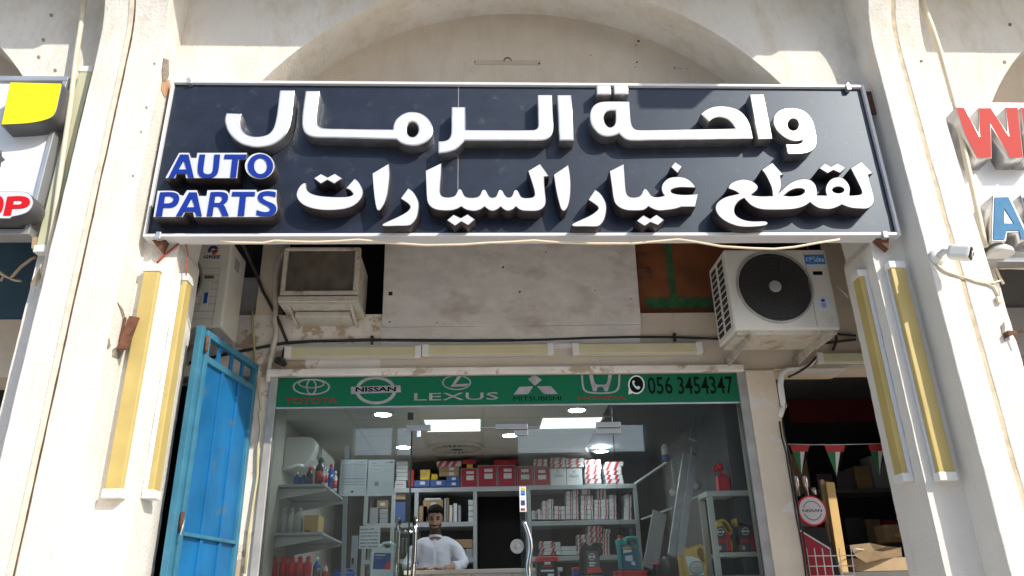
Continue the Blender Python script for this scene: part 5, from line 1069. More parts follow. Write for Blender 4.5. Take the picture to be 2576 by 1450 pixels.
hp = [blob(hd(0, .022, .040), (.073, .082, .073), rt_), blob(hd(0, -.030, .078), (.056, .045, .030), rt_), blob(hd(.02, -.062, .072), (.034, .02, .016), rt_), blob(hd(-.026, -.058, .075), (.03, .02, .016), rt_), blob(hd(-.062, .01, .012), (.010, .026, .040), rt_), blob(hd(.062, .01, .012), (.010, .026, .040), rt_), blob(hd(0, .06, .0), (.058, .04, .06), rt_)]
hm = merge_remesh(hp, .005, 2); hm.materials.append(M['hair']); add('hair', hm, man)
g = [blob(hd(0, -.087, -.046), (.022, .006, .0045), rt_)]
be = merge_remesh(g, .004, 1); be.materials.append(M['hair']); add('moustache', be, man)
for s_ in (-1, 1):
    bw = merge_remesh([blob(hd(s_*.027, -.079, .026), (.020, .005, .0045), rt_)], .003, 0); bw.materials.append(M['hair']); add('eyebrow', bw, man)
    ew = merge_remesh([blob(hd(s_*.027, -.0735, .006), (.012, .006, .005), rt_)], .002, 0); ew.materials.append(M['black']); add('eye', ew, man)

# ------------------------------------------------------------------ jugs and things in the window
zLd = D(1288, 1462, Y=5.45).z
t = thing('display_ledge', 'low white display ledge right behind the shop glass', 'shelf', (.2, 5.5, ZF))
g = MB(); g.box((XI0+.45, 5.30, zLd-.03), (xdl-.02, 5.62, zLd)); g.build('left_board', M['shelf_white'], t)
g = MB(); g.box((xdm+.06, 5.30, zLd-.03), (XI1-.02, 5.62, zLd)); g.build('right_board', M['shelf_grey'], t)
g = MB(); g.box((XI0+.47, 5.32, ZF), (xdl-.04, 5.6, zLd-.031)); g.box((xdm+.08, 5.32, ZF), (XI1-.04, 5.6, zLd-.031)); g.build('base', M['inner_dark'], t)
def jug(label, reg, outline, hole, Y, dep, m, cap=None, capm=None, labels=(), rest=None):
    t = thing('fluid_jug', label, 'jug', (0, Y, 0)); pts = [reg(a[0], a[1], Y=Y) for a in outline]
    t.location = (sum(p.x for p in pts)/len(pts), Y+dep/2, min(p.z for p in pts))
    loops = [outline]+([hole] if hole else [])
    outline_obj('body', reg, loops, Y, dep, M[m], M[m], t, .012)
    if cap:
        a = rect(reg, *cap, Y+dep/2); g = MB(); g.lathe(((a[0]+a[1])/2, Y+dep/2, a[2]), (0, 0, 1), [((a[1]-a[0])/2, 0), ((a[1]-a[0])/2*.95, a[3]-a[2])], 16); g.build('cap', M[capm], t, bevel=.003)
    for i, (pts_, lm) in enumerate(labels):
        L = [[(q.x, q.z) for q in [reg(a[0], a[1], Y=Y-.0015) for a in pts_]]]
        me = curve_mesh(L, .001); me.transform(Matrix.Translation((0, Y-.0015-.0008*i, 0))); mats(me, M[lm]); add('label', me, t)
    return t
j = jug('blue and white coolant jug with green cap standing left of the door handles', K3, [(1235, 1300), (1258, 1150), (1290, 1120), (1345, 1118), (1365, 1100), (1400, 1093), (1450, 1095), (1480, 1105), (1492, 1140), (1488, 1320), (1478, 1470, 1), (1232, 1470, 1)], [(1370, 1128), (1385, 1118), (1440, 1118), (1455, 1135), (1440, 1152), (1385, 1152)], 5.42, .13, 'white_jug', (1275, 1092, 1330, 1122), 'green_paint',
        [([(1280, 1210), (1455, 1212), (1448, 1382), (1265, 1378)], 'label_blue'), ([(1455, 1270), (1448, 1382), (1360, 1380)], 'red_plastic'), ([(1290, 1225), (1400, 1226), (1398, 1242), (1288, 1241)], 'paper'), ([(1290, 1260), (1370, 1262), (1369, 1268), (1290, 1266)], 'sticker_pale')])
jug('black oil jug with grey and red label and emblem, right of the door', K5, [(690, 1440, 1), (695, 1200), (712, 1120), (735, 1085), (760, 1110), (790, 1130), (820, 1095), (870, 1100), (905, 1140), (925, 1190), (915, 1230), (890, 1240), (892, 1310), (920, 1400), (925, 1440, 1)], [(840, 1125), (872, 1128), (898, 1170), (895, 1205), (875, 1205), (850, 1165)], 5.42, .12, 'black_jug', (722, 1085, 745, 1112), 'silver',
    [([(750, 1190), (865, 1190), (885, 1350), (755, 1370)], 'label_dark'), ([(755, 1372), (888, 1352), (915, 1405), (758, 1425)], 'red_plastic'), ([(775, 1305), (842, 1305), (843, 1325), (776, 1325)], 'paper'), ([(777, 1335), (828, 1335), (829, 1350), (778, 1350)], 'paper'), (ell(803, 1250, 32, 36), 'logo_white'), (ell(803, 1250, 25, 28), 'label_dark'), ([(768, 1243), (838, 1243), (838, 1257), (768, 1257)], 'logo_white')])
jug('teal green oil jug with red cap standing on a red tin', K5, [(1072, 1070), (1085, 1060), (1125, 1062), (1145, 1080), (1150, 1050), (1180, 1036), (1265, 1034), (1285, 1050), (1293, 1110), (1290, 1160), (1308, 1230), (1322, 1385, 1), (1108, 1388, 1), (1092, 1200)], [(1195, 1068), (1240, 1066), (1262, 1080), (1264, 1118), (1180, 1118), (1178, 1090)], 5.42, .12, 'teal_jug', (1068, 1030, 1125, 1068), 'red_plastic',
    [([(1098, 1130), (1200, 1120), (1280, 1180), (1300, 1370), (1120, 1372)], 'label_teal'), ([(1115, 1150), (1200, 1138), (1218, 1172), (1118, 1176)], 'carton_tan'), ([(1130, 1180), (1210, 1178), (1220, 1198), (1130, 1212)], 'logo_white'), ([(1150, 1240), (1225, 1232), (1230, 1290), (1190, 1298), (1150, 1285)], 'sticker_pale'), ([(1215, 1300), (1250, 1298), (1256, 1345), (1212, 1330)], 'sticker_pale')])
jug('golden oil jug with round pale label below the ladder foot', K6, [(560, 1170), (600, 1150), (640, 1165), (700, 1135), (770, 1120), (800, 1150), (815, 1220), (835, 1330), (850, 1470, 1), (590, 1470, 1), (570, 1300)], [(740, 1170), (770, 1160), (785, 1190), (795, 1260), (800, 1310), (765, 1270), (738, 1220)], 5.42, .13, 'gold_jug', None, None,
    [([(600, 1250), (660, 1240), (740, 1270), (790, 1330), (800, 1440), (650, 1440)], 'white_jug'), (ell(718, 1365, 78, 72), 'label_dark'), (ell(718, 1365, 71, 65), 'bottle_white'), ([(655, 1357), (790, 1350), (790, 1362), (655, 1370)], 'ink_soft')])
GN = 'gold oil jugs on the white rack'
for off, lab in ((0, 'left one behind the white post'), (250, 'right one beside the frame')):
    x = 0 if not off else 245
    out = [(920, 900), (950, 870), (985, 853), (1020, 862), (1060, 900), (1092, 960), (1095, 1010), (1075, 1030), (1095, 1100), (1105, 1195, 1), (925, 1195, 1), (920, 1000)] if not off else [(1118, 860), (1135, 846), (1165, 850), (1172, 880), (1205, 885), (1250, 900), (1290, 950), (1300, 1020), (1320, 1100), (1330, 1195, 1), (1175, 1195, 1), (1165, 960), (1125, 900)]
    hole = [(995, 885), (1020, 900), (1058, 950), (1068, 985), (1050, 985), (1010, 930)] if not off else None
    cx_ = 965 if not off else 1225; cy_ = 992 if not off else 985
    jj = jug('gold oil jug with ring emblem on the white rack, '+lab, K6, out, hole, 5.40, .10, 'gold_jug', None, None,
        [([(932+x*.98, 940), (990+x, 930), (1020+x, 990), (1045+x, 1195), (940+x*.98, 1195)], 'label_dark'), ([(1022+x*1.02, 985), (1060+x, 1010), (1085+x*.95, 1195), (1048+x, 1195)], 'red_plastic'), ([(935+x*.98, 1065), (1025+x, 1065), (1030+x, 1098), (938+x*.98, 1098)], 'red_plastic'), (ell(cx_, cy_, 36, 40), 'logo_white'), (ell(cx_, cy_, 28, 32), 'label_dark'), ([(cx_-42, cy_-8), (cx_+42, cy_-8), (cx_+42, cy_+8), (cx_-42, cy_+8)], 'logo_white'), ([(945+x, 1135), (975+x, 1135), (978+x, 1180), (948+x, 1180)], 'bottle_white')])
    jj['group'] = GN
# black tin with red rim, red tins and bottles in front
def tinpx(label, reg, x0, y0, x1, y1, Y, dep, m, lid=None, lids=None, prints=()):
    a = rect(reg, x0, y0, x1, y1, Y); t = thing('oil_tin', label, 'tin', ((a[0]+a[1])/2, Y+dep/2, a[2]))
    g = MB(); g.box((a[0], Y, a[2]), (a[1], Y+dep, a[3])); g.build('body', M[m], t, bevel=.008)
    if lid: b_ = rect(reg, *lid, Y-.006); g = MB(); g.box((b_[0], Y-.006, b_[2]), (b_[1], Y+dep+.006, b_[3])); g.build('lid', M[lids], t, bevel=.006)
    for (px0, py0, px1, py1, pm) in prints: b_ = rect(reg, px0, py0, px1, py1, Y-.008); g = MB(); g.box((b_[0], Y-.0085, b_[2]), (b_[1], Y-.001, b_[3])); g.build('print', M[pm], t)
    return t
tinpx('black square tin with red lid and white lettering beside the right door handle', K5, 232, 1290, 448, 1470, 5.42, .14, 'black_jug', (225, 1248, 455, 1296), 'red_plastic', ((265, 1255, 415, 1285, 'coral_face'), (310, 1302, 375, 1330, 'sticker_pale'), (290, 1340, 395, 1356, 'coral_face'), (275, 1384, 410, 1404, 'logo_white'), (345, 1425, 410, 1450, 'logo_white')))
tinpx('flat red tin under the teal green jug', K5, 1060, 1400, 1382, 1470, 5.41, .15, 'red_plastic', (1055, 1393, 1388, 1408), 'red_plastic')
tinpx('small dark blue tin with red lid between the black tin and black jug', K5, 612, 1375, 690, 1470, 5.5, .1, 'label_blue', (608, 1358, 695, 1382), 'red_plastic')
bpx('black bottle with bright red cap at the ladder foot', K6, 262, 1308, 345, 1490, 5.5, 'black_jug', cap='red_plastic', neck=.8)
bpx('blue detergent container with handle beside the pale upright bar', K3, 850, 1375, 1085, 1500, 5.5, 'blue_plastic', cap='blue_plastic', neck=.7)
t = thing('spare_wheel', 'small black wheel lying behind the golden jug', 'tyre', tuple(K6(440, 1420, Y=5.8)))
g = MB(); p = K6(440, 1420, Y=5.8); g.lathe((p.x-.06, 5.8, p.z), (1, .15, 0), [(.06, 0), (.1, .01), (.115, .03), (.115, .09), (.1, .11), (.06, .12)], 28); g.build('rubber', M['black'], t)
# pale bar imitating a reflected streak in the left window, steel channel, lever
g = MB(); p, q = K3(990, 100, Y=5.16), K3(925, 1460, Y=5.16); g.bar((p.x+.004, 5.16, p.z), (q.x+.03, 5.16, q.z-.3), .030, .012, (0, 1, 0)); tag(g.build('reflected_streak_bar', M['shelf_grey'], bevel=.003), 'pale upright bar imitating the white streak reflected in the left glass', 'strip')
t = thing('steel_channel', 'grey slotted steel channel standing behind the coolant jug', 'channel', tuple(K3(1065, 1400, Y=5.75)))
a = rect(K3, 1038, 1030, 1105, 1460, 5.75); g = MB(); g.box((a[0], 5.75, a[2]-.2), (a[1], 5.76, a[3])); g.box((a[0], 5.761, a[2]-.2), (a[0]+.006, 5.80, a[3])); g.build('web', M['lad'], t)
a = rect(K3, 1045, 1265, 1068, 1325, 5.748); g = MB(); g.box((a[0], 5.747, a[2]), (a[1], 5.7495, a[3])); g.build('slot', M['dark_void'], t)
# ladder leaning inside the right window
t = thing('ladder', 'aluminium ladder with slotted rails leaning inside the right window', 'ladder', tuple(K6(470, 1240, Y=5.5)))
yl0, yl1 = 5.42, 5.72
for (p, q) in ((K6(612, 180, Y=yl1), K6(455, 1235, Y=yl0)), (K6(700, 115, Y=yl1), K6(545, 1230, Y=yl0))):
    g = MB(); g.bar(p, q, .052, .03, (0, 1, 0)); g.build('rail', M['lad'], t, bevel=.004)
for (x, y) in ((692, 195), (648, 500), (602, 815)):
    k = (y-115)/1115; p = K6(x, y, Y=yl1+(yl0-yl1)*k-.017); g = MB(); g.box((p.x-.014, p.y-.001, p.z-.014), (p.x+.014, p.y+.003, p.z+.014)); g.build('rung_end', M['dark_void'], t)
for k in (.2, .5, .8):
    A = K6(612, 180, Y=yl1).lerp(K6(455, 1235, Y=yl0), k); B_ = K6(700, 115, Y=yl1).lerp(K6(545, 1230, Y=yl0), k); g = MB(); g.bar(A+Vector((0, .02, 0)), B_+Vector((0, .02, 0)), .025, .02); g.build('rung', M['lad'], t)
g = MB(); p, q = K6(335, 790, Y=5.95), K6(235, 1380, Y=5.7); g.bar(p, q, .11, .018, (0, 1, 0)); tag(g.build('plank', M['plank'], bevel=.003), 'wide grey plank leaning behind the ladder foot', 'plank')
# dark hose-like upper continuation
g = MB(); p, q = K2(1340, 330, Y=5.95), K2(1300, 520, Y=5.85); g.bar(p, q, .05, .02, (0, 1, 0)); tag(g.build('metal_strip', M['lad'], bevel=.002), 'short metal strip hanging high behind the ladder top', 'strip')
# white display rack at the right end
t = thing('display_rack', 'white metal display rack in the sun at the right end of the window', 'rack', (1.7, 5.4, ZF)); yr = 5.36
pT, pM_, pL = K6(850, 590, Y=yr), K6(930, 1225, Y=yr), K6(960, 1450, Y=yr); xr1 = XI1-.02
g = MB(); g.box((pT.x-.02, yr, ZF), (pT.x+.022, yr+.02, pT.z-.021)); g.box((pT.x-.02, yr+.2, ZF), (pT.x+.022, yr+.22, pT.z-.021)); g.build('post', M['shelf_white'], t, bevel=.003)
g = MB(); g.box((pT.x-.02, yr-.002, pT.z-.02), (xr1, yr+.22, pT.z+.016)); g.build('top_shelf', M['shelf_white'], t, bevel=.003)
g = MB(); g.box((pT.x+.023, yr, pM_.z-.018), (xr1, yr+.22, pM_.z+.012)); g.build('shelf', M['shelf_white'], t, bevel=.003)
g = MB(); g.box((pT.x+.023, yr+.21, ZF), (xr1, yr+.218, pT.z-.021)); g.build('back_panel', M['inner_dark'], t)
# red pump bottle on top
t = thing('pump_bottle', 'bright red plastic can with pump head on the white rack', 'bottle', tuple(K6(1005, 565, Y=5.44)))
a = rect(K6, 940, 390, 1070, 568, 5.42); g = MB(); g.prism([(a[0], 5.42, pT.z+.0165), (a[1]+.004, 5.42, pT.z+.0165), (a[1]-.008, 5.42, a[3]-.012), (a[1]-.03, 5.42, a[3]), (a[0]+.03, 5.42, a[3]), (a[0]+.004, 5.42, a[3]-.012)], (0, .06, 0)); g.build('body', M['red_plastic'], t, bevel=.006)
g = MB(); xm = (a[0]+a[1])/2; g.tube([(xm-.004, 5.45, a[3]), (xm-.006, 5.45, a[3]+.03)], .012, 10); g.lathe((xm-.006, 5.45, a[3]+.03), (0, 0, 1), [(.02, 0), (.026, .012), (.026, .035), (.018, .05)], 14); g.lathe((xm-.05, 5.45, a[3]+.045), (1, 0, 0), [(.012, -.012), (.02, 0), (.02, .03)], 12); g.build('pump_head', M['red_plastic'], t)
# dim racks along the right wall
t = thing('wall_rack', 'dim pale rack along the right shop wall behind the ladder', 'rack', (1.5, 6.6, ZF))
for nm, P_ in (('top_rail', ((K6(80, 490, Y=7.1)), K6(450, 240, Y=6.3))), ('front_rail', (K6(450, 240, Y=6.3), K6(870, 225, Y=6.3))), ('post', (K6(460, 250, Y=6.3), K6(520, 700, Y=6.3))), ('lower_rail', (K6(150, 860, Y=7.1), K6(480, 740, Y=6.4))), ('lower_rail', (K6(560, 690, Y=6.2), K6(830, 590, Y=5.8)))):
    g = MB(); g.bar(P_[0], P_[1], .02, .014); g.build(nm, M['shelf_grey'], t)
p = K6(395, 180, Y=6.1); t = thing('spray_can', 'white and blue spray can high on the right rack', 'can', (p.x, p.y, p.z-.06)); g = MB(); g.lathe((p.x, p.y, p.z-.06), (0, 0, 1), [(.03, 0), (.03, .11), (.02, .13), (.012, .14)], 14); g.build('body', M['bottle_white'], t); g = MB(); g.lathe((p.x, p.y, p.z-.06), (0, 0, 1), [(.0305, .0), (.0305, .05)], 14); g.build('label', M['label_blue'], t)
for i, (x, y) in enumerate(((710, 510), (880, 410), (475, 580))):
    p = K6(x, y, Y=6.2); g = MB(); g.lathe((p.x, p.y, p.z), (.5, 1, 0), [(.02, 0), (.035, .01), (.035, .03), (.02, .04)], 18); tag(g.build('oil_filter', M['alu_grey']), 'pale round filter in the dim right rack, '+('lower one by the ladder', 'upper one near the red can', 'one behind the ladder rails')[i], 'filter', 'filters on the right rack')
# ------------------------------------------------------------------ blue steel gate standing open at the left
GA, GB = Vector((-1.640, 4.36, 0)), Vector((-1.535, 5.085, 0)); gd = (GB-GA).normalized(); gn = Vector((gd.y, -gd.x, 0))
def gp(x, y, off=0):
    d = ray((NL.x0+x/NL.s)/1.58385, (NL.y0+y/NL.s)/1.58385); k = GA.dot(gn)/d.dot(gn); p = d*k; return (p-GA).dot(gd), p.z+CZ
def gw(s_, z, off=0): p = GA+gd*s_+gn*off; return Vector((p.x, p.y, z))
LG = (GB-GA).length; zg = 1.575+CZ; z1g = (gp(915, 480)[1]+gp(1115, 612)[1])/2; zmid = (gp(800, 1268)[1]+gp(1050, 1298)[1])/2
gate = thing('blue_gate', 'bright blue steel gate leaf with barred top standing open beside the left pier', 'gate', (GA.x, GA.y, .3))
def gbar(nm, s0, z0, s1, z1, wd, th, m, off=0): 
    g = MB(); g.bar(gw(s0, z0, off), gw(s1, z1, off), wd, th, gn if abs(s1-s0) < .01 else (0, 0, 1)); return g
g = MB()
for s0, z0, s1, z1 in ((.02, .36, .02, zg), (LG-.02, .36, LG-.02, zg-.0)): g.bar(gw(s0, z0), gw(s1, z1), .04, .04, gn)
g.bar(gw(.041, zg-.02), gw(LG-.041, zg-.02), .04, .04); g.bar(gw(.041, z1g), gw(LG-.041, z1g), .035, .04); g.build('frame', M['gate_pale'], gate, bevel=.003)
for k in (.27, .5, .72):
    g = MB(); g.bar(gw(LG*k, z1g+.019), gw(LG*k, zg-.041), .035, .012, gn); g.build('bar', M['gate_blue'], gate)
g = MB(); g.box((0, 0, 0), (.001, .001, .001)); g.b.clear()
g.prism([gw(.041, .36, -.004), gw(LG-.041, .36, -.004), gw(LG-.041, z1g-.019, -.004), gw(.041, z1g-.019, -.004)], gn*.003); g.build('sheet', M['gate_blue'], gate)
for k in (.36, .68):
    g = MB(); g.bar(gw(LG*k, .36, .006), gw(LG*k, z1g-.02, .006), .03, .014, gn); g.build('rib', M['gate_blue'], gate, bevel=.002)
g = MB(); g.bar(gw(.042, zmid, .012), gw(LG-.042, zmid, .012), .026, .02); g.build('mid_rail', M['gate_pale'], gate, bevel=.002)
g = MB(); g.bar(gw(-.035, .30, -.01), gw(-.035, zg+.01, -.01), .045, .04, gn); g.build('jamb_post', M['gate_pale'], gate, bevel=.003)
for z in (zg-.09, zmid+.06, .9):
    g = MB(); g.tube([gw(-.006, z-.05, .022), gw(-.006, z+.05, .022)], .011, 10); g.build('hinge', M['rust'], gate)
g = MB(); g.tube([gw(.0, zmid+.07, .03), gw(-.03, zmid+.06, .05), gw(-.05, zmid-.01, .05), gw(-.03, zmid-.02, .05)], .004, 6); g.build('latch_wire', M['alu'], gate)
# dark stairway behind the gate
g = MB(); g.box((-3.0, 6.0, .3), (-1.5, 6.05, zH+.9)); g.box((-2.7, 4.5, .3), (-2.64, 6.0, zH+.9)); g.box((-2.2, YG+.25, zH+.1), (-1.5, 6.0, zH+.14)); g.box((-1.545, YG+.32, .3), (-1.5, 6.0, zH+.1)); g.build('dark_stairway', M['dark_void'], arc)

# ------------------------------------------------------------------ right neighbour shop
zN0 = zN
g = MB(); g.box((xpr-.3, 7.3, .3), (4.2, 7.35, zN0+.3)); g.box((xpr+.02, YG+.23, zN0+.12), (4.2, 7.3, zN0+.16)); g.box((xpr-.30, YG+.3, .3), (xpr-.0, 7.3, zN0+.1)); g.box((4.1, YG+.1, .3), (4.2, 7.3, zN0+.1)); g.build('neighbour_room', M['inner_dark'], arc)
t = thing('red_wall_panel', 'dull dark red panel high at the back of the neighbouring shop', 'panel', (2.5, 6.45, 2.2))
a = rect(M2, 1960, 1090, 2520, 1290, 6.42); g = MB(); g.box((a[0], 6.42, a[2]), (a[1]+.5, 6.45, a[3])); g.build('sheet', mat('dull_red', (.20, .03, .02), .7), t)
a = rect(M2, 2075, 956, 2450, 968, YG-.03)
g = MB(); g.box((xpr+.05, YG-.027, zN-.02), (2.6, YG+.03, zN-.001)); tag(g.build('light_slit_bar', M['alu_white']), 'white bar in place of the bright light slit atop the neighbouring shop opening', 'rail')  # white bar standing in for a bright slit of light
for lev in range(4):
    z = .75+lev*.42
    g = MB(); g.box((xpr+.2, 6.1, z-.03), (4.0, 6.4, z)); tag(g.build('wall_shelf', M['inner_dark']), 'dark shelf in the neighbouring shop, level %s' % ('one, lowest', 'two', 'three', 'four, highest')[lev], 'shelf', 'dark shelves in the neighbouring shop')
    for i in range(9):
        x = xpr+.28+i*.17+random.uniform(-.02, .02); h = random.uniform(.12, .3)
        carton('dim stock box on the dark shelves of the neighbouring shop', x, x+random.uniform(.1, .15), 6.13, 6.3, z+.001, z+h, random.choice(['carton_grey', 'carton_brown', 'dark_side', 'label_dark', 'carton_red']), grp='dim stock in the neighbouring shop')
# pennants on a string
g = MB(); yS = 5.5; g.tube([ZR(*q, Y=yS) for q in ((130, 860), (240, 864), (360, 864), (480, 862), (600, 858))], .003, 5); tag(g.build('string', M['paper']), 'thin string of the hanging flag pennants', 'string')
for i, (x0, x1, y0, y1) in enumerate(((165, 252, 866, 1000), (318, 412, 866, 1005), (512, 600, 862, 1000))):
    p, q, r_ = ZR(x0, y0, Y=yS), ZR(x1, y0, Y=yS), ZR((x0+x1)/2+8, y1, Y=yS)
    t = thing('pennant', 'small red, green and white triangular pennant, %s' % ('left one above the round sign', 'middle one', 'right one beside the pier')[i], 'flag', tuple(p.lerp(q, .5)), 'flag pennants on the string')
    m1, m2 = p.lerp(r_, .22), q.lerp(r_, .22); md, me_ = m1.lerp(m2, .5), r_
    def tri(nm, pts, m): g = MB(); g.prism(pts, (0, .002, 0)); g.build(nm, M[m], t)
    tri('red_band', [p, q, m2, m1], 'flag_red'); tri('green_part', [m1, md, me_], 'flag_green'); tri('white_part', [md, m1.lerp(m2, .8), r_], 'carton_white'); tri('black_part', [m1.lerp(m2, .8), m2, r_], 'logo_dark')
# display stand with round sign
ys_ = 5.22
t = thing('display_stand', 'black and red display stand with white round sign in the neighbouring shop', 'stand', tuple(ZR(270, 1440, Y=ys_)))
p = ZR(264, 1158, Y=ys_); rr = (ZR(328, 1158, Y=ys_).x-ZR(200, 1158, Y=ys_).x)/2
g = MB(); q = [ZR(*u, Y=ys_+.02) for u in ((200, 1225), (330, 1235), (350, 1320), (400, 1470), (232, 1470))]; g.prism(q, (0, .04, 0)); g.build('black_body', M['black_jug'], t, bevel=.003)
g = MB(); q = [ZR(*u, Y=ys_+.014) for u in ((208, 1245), (340, 1330), (362, 1470), (236, 1470))]; g.prism(q, (0, .005, 0)); g.build('red_panel', M['carton_red'], t)
g = MB(); q = [ZR(*u, Y=ys_+.010) for u in ((205, 1240), (345, 1325), (345, 1332), (205, 1247))]; g.prism(q, (0, .003, 0)); g.build('white_line', M['paper'], t)
g = MB(); g.lathe((p.x, ys_, p.z), (0, 1, 0), [(rr, 0), (rr, .02)], 36, False); dsc = g.build('round_sign', M['red_plastic'], t, bevel=.002)
g = MB(); g.lathe((p.x, ys_-.002, p.z), (0, 1, 0), [(rr*.9, 0), (rr*.9, .0015)], 36, False); g.build('white_face', M['paper'], dsc)
g = MB(); 
for a0, a1 in ((R(18), R(162)), (R(198), R(342))): sector(g, p, a0, a1, rr*.60, rr*.64, ys_-.0035)
g.build('arcs', M['ink'], dsc); text_obj('lettering', 'NISSAN', p.x-rr*.68, p.x+rr*.68, p.z-rr*.09, p.z+rr*.09, ys_-.0036, M['ink'], dsc, .01)
for x in (200, 240): 
    q = ZR(x, 1080, Y=ys_+.06); g = MB(); g.lathe((q.x, ys_+.06, q.z-.02), (0, 0, 1), [(.014, 0), (.014, .06), (.021, .065), (.021, .13), (.014, .14)], 16); g.build('metal_cylinder', M['satin'], t)
q = ZR(272, 1075, Y=ys_+.06); g = MB(); g.lathe((q.x, ys_+.06, q.z-.02), (0, 0, 1), [(.016, 0), (.016, .05)], 14); g.build('metal_cylinder', M['satin'], t)
# long cartons, wire basket, torn cardboard
g = MB(); A_, B_ = ZR(337, 1035, Y=5.42), ZR(405, 1470, Y=5.30); g.bar(A_, B_, .062, .05, (0, 1, 0)); tag(g.build('long_carton', M['carton_tan'], bevel=.003), 'long tan carton leaning in the neighbouring shop, in front of a thinner one', 'box')
g = MB(); A_, B_ = ZR(305, 1022, Y=5.46), ZR(345, 1300, Y=5.40); g.bar(A_, B_, .03, .03, (0, 1, 0)); tag(g.build('long_carton', M['cardboard'], bevel=.003), 'thin cardboard strip leaning behind the long tan carton', 'box')
t = thing('wire_basket', 'white wire basket in front of the round sign stand', 'basket', tuple(ZR(340, 1440, Y=5.12)))
g = MB(); ywb = 5.12
for y in (1362, 1408, 1452): g.tube([ZR(240, y-2, Y=ywb), ZR(452, y-4, Y=ywb)], .0035, 6)
for x in (250, 285, 320, 355, 395, 448): g.tube([ZR(x-12, 1325, Y=ywb), ZR(x+8, 1470, Y=ywb)], .0035, 6)
for x in (448,): g.tube([ZR(x-14, 1325, Y=ywb), ZR(x+70, 1335, Y=ywb+.3)], .0035, 6)
g.build('wire_mesh', M['plastic_white'], t)
g = MB(); pts = [ZR(*u, Y=5.3+w_) for u, w_ in (((430, 1312), 0), ((520, 1302), .06), ((600, 1318), .02), ((660, 1322), .1), ((665, 1362), .08), ((580, 1372), -.02), ((505, 1390), -.05), ((455, 1360), -.02))]
c0 = g.v(sum(pts, Vector())/8+Vector((0, .03, .012))); vv = [g.v(q) for q in pts]
for i in range(8): g.f([c0, vv[i], vv[(i+1) % 8]])
bmesh.ops.solidify(g.b, geom=g.b.faces[:], thickness=.004); tag(g.build('torn_cardboard', M['cardboard']), 'crumpled torn cardboard sheet lying on a flat carton', 'cardboard')
a = rect(ZR, 452, 1368, 665, 1428, 5.34); carton('flat open brown carton under the torn cardboard in the neighbouring shop', a[0], a[1]+.1, 5.34, 5.6, a[2], a[3], 'cardboard')
a = rect(ZR, 590, 1220, 660, 1300, 5.6); carton('brown and yellow carton standing at the pier edge of the neighbouring shop', a[0], a[1]+.1, 5.6, 5.75, a[2], a[3], 'carton_brown', patch=[(.3, .5, .3, .5, 'carton_yellow')])
a = rect(ZR, 400, 1430, 700, 1470, 5.3); g = MB(); g.box((a[0], 5.28, .3), (a[1]+.3, 5.8, a[3])); tag(g.build('stock_table', M['inner_dark']), 'dark table carrying the cartons in the neighbouring shop', 'table')
# white drain pipe and cables at the pillar
yw_ = YG-.06
g = MB(); g.tube([M2(*u, Y=yw_) for u in ((2152, 845), (2110, 900), (2040, 925), (1950, 935), (1912, 965), (1905, 1040), (1918, 1130), (1930, 1200))]+[ZR(*u, Y=yw_) for u in ((140, 680), (122, 740))], [.012, .014, .016, .018, .02, .02, .02, .02, .019, .015], 10); tag(g.build('drain_pipe', M['plastic_white']), 'white taped drain pipe bending down the pillar under the right outdoor unit', 'pipe')
g = MB(); g.tube([M2(*u, Y=yw_-.02) for u in ((2150, 850), (2100, 905), (2040, 945), (1960, 985))], .008, 7); tag(g.build('cable', M['cable_black']), 'short black cable following the bend of the white drain pipe', 'cable')
for dx, m in ((0, 'cable_black'), (14, 'cable_black')):
    g = MB(); g.tube([ZR(u[0]+dx, u[1], Y=YG-.05) for u in ((118, 760), (128, 830), (148, 900), (160, 980), (178, 1080), (192, 1180), (208, 1260), (225, 1360), (238, 1460))], .006, 6); tag(g.build('cable', M[m]), 'black cable hanging down the pillar edge, %s' % ('left strand' if dx == 0 else 'right strand'), 'cable')
g = MB(); g.tube([M2(*u, Y=4.9) for u in ((2285, 362), (2330, 395), (2365, 440))], .006, 6); tag(g.build('cable', M['plastic_white']), 'white cable looping from the right outdoor unit behind the jamb', 'cable')

# ------------------------------------------------------------------ left neighbour bay
xq0 = R1(350, 400, Y=YSG).x; xq1 = R1(197, 1180, Y=YSG).x; xq = min(xq0, xq1)-.0; zq1 = R1(150, 392, Y=YSG).z; zq0 = R1(100, 1185, Y=YSG).z
ns = thing('white_sign', 'white neighbour sign with a yellow block and red lettering at the left edge', 'sign', (xq-2, YSG, zq0))
g = MB(); g.box((xq-4.4, YSG, zq0+.01), (xq-.01, YSG+.08, zq1-.01)); g.build('panel', M['panel_white'], ns)
g = MB(); g.box((xq-4.4, YSG-.02, zq1-.034), (xq, YSG+.09, zq1)); g.box((xq-4.4, YSG-.02, zq0), (xq, YSG+.09, zq0+.034)); g.box((xq-.03, YSG-.02, zq0+.035), (xq, YSG+.09, zq1-.035)); g.build('frame', M['alu'], ns, bevel=.003)
outline_obj('yellow_block', R1, [[(50, 412, 1), (313, 419, 1), (296, 500), (275, 575), (240, 600), (150, 620), (4, 629, 1)]], YSG-.13, .13, M['yellow'], M['dark_side'], ns, .004)
outline_obj('letter_backing', R1, [[(-200, 960, 1), (110, 962), (150, 975), (168, 1010), (160, 1045), (135, 1070), (90, 1085), (62, 1090, 1), (50, 1100, 1), (-220, 1100, 1)]], YSG-.13, .13, M['white_face'], M['dark_side'], ns, .004)
yy = YSG-.1345
def rl_(loops):
    L = [[(q.x, q.z) for q in [R1(a[0], a[1], Y=yy) for a in spline(lp)]] for lp in loops]; me = curve_mesh(L, .004); me.transform(Matrix.Translation((0, yy, 0))); mats(me, M['red_face']); add('letter', me, ns)
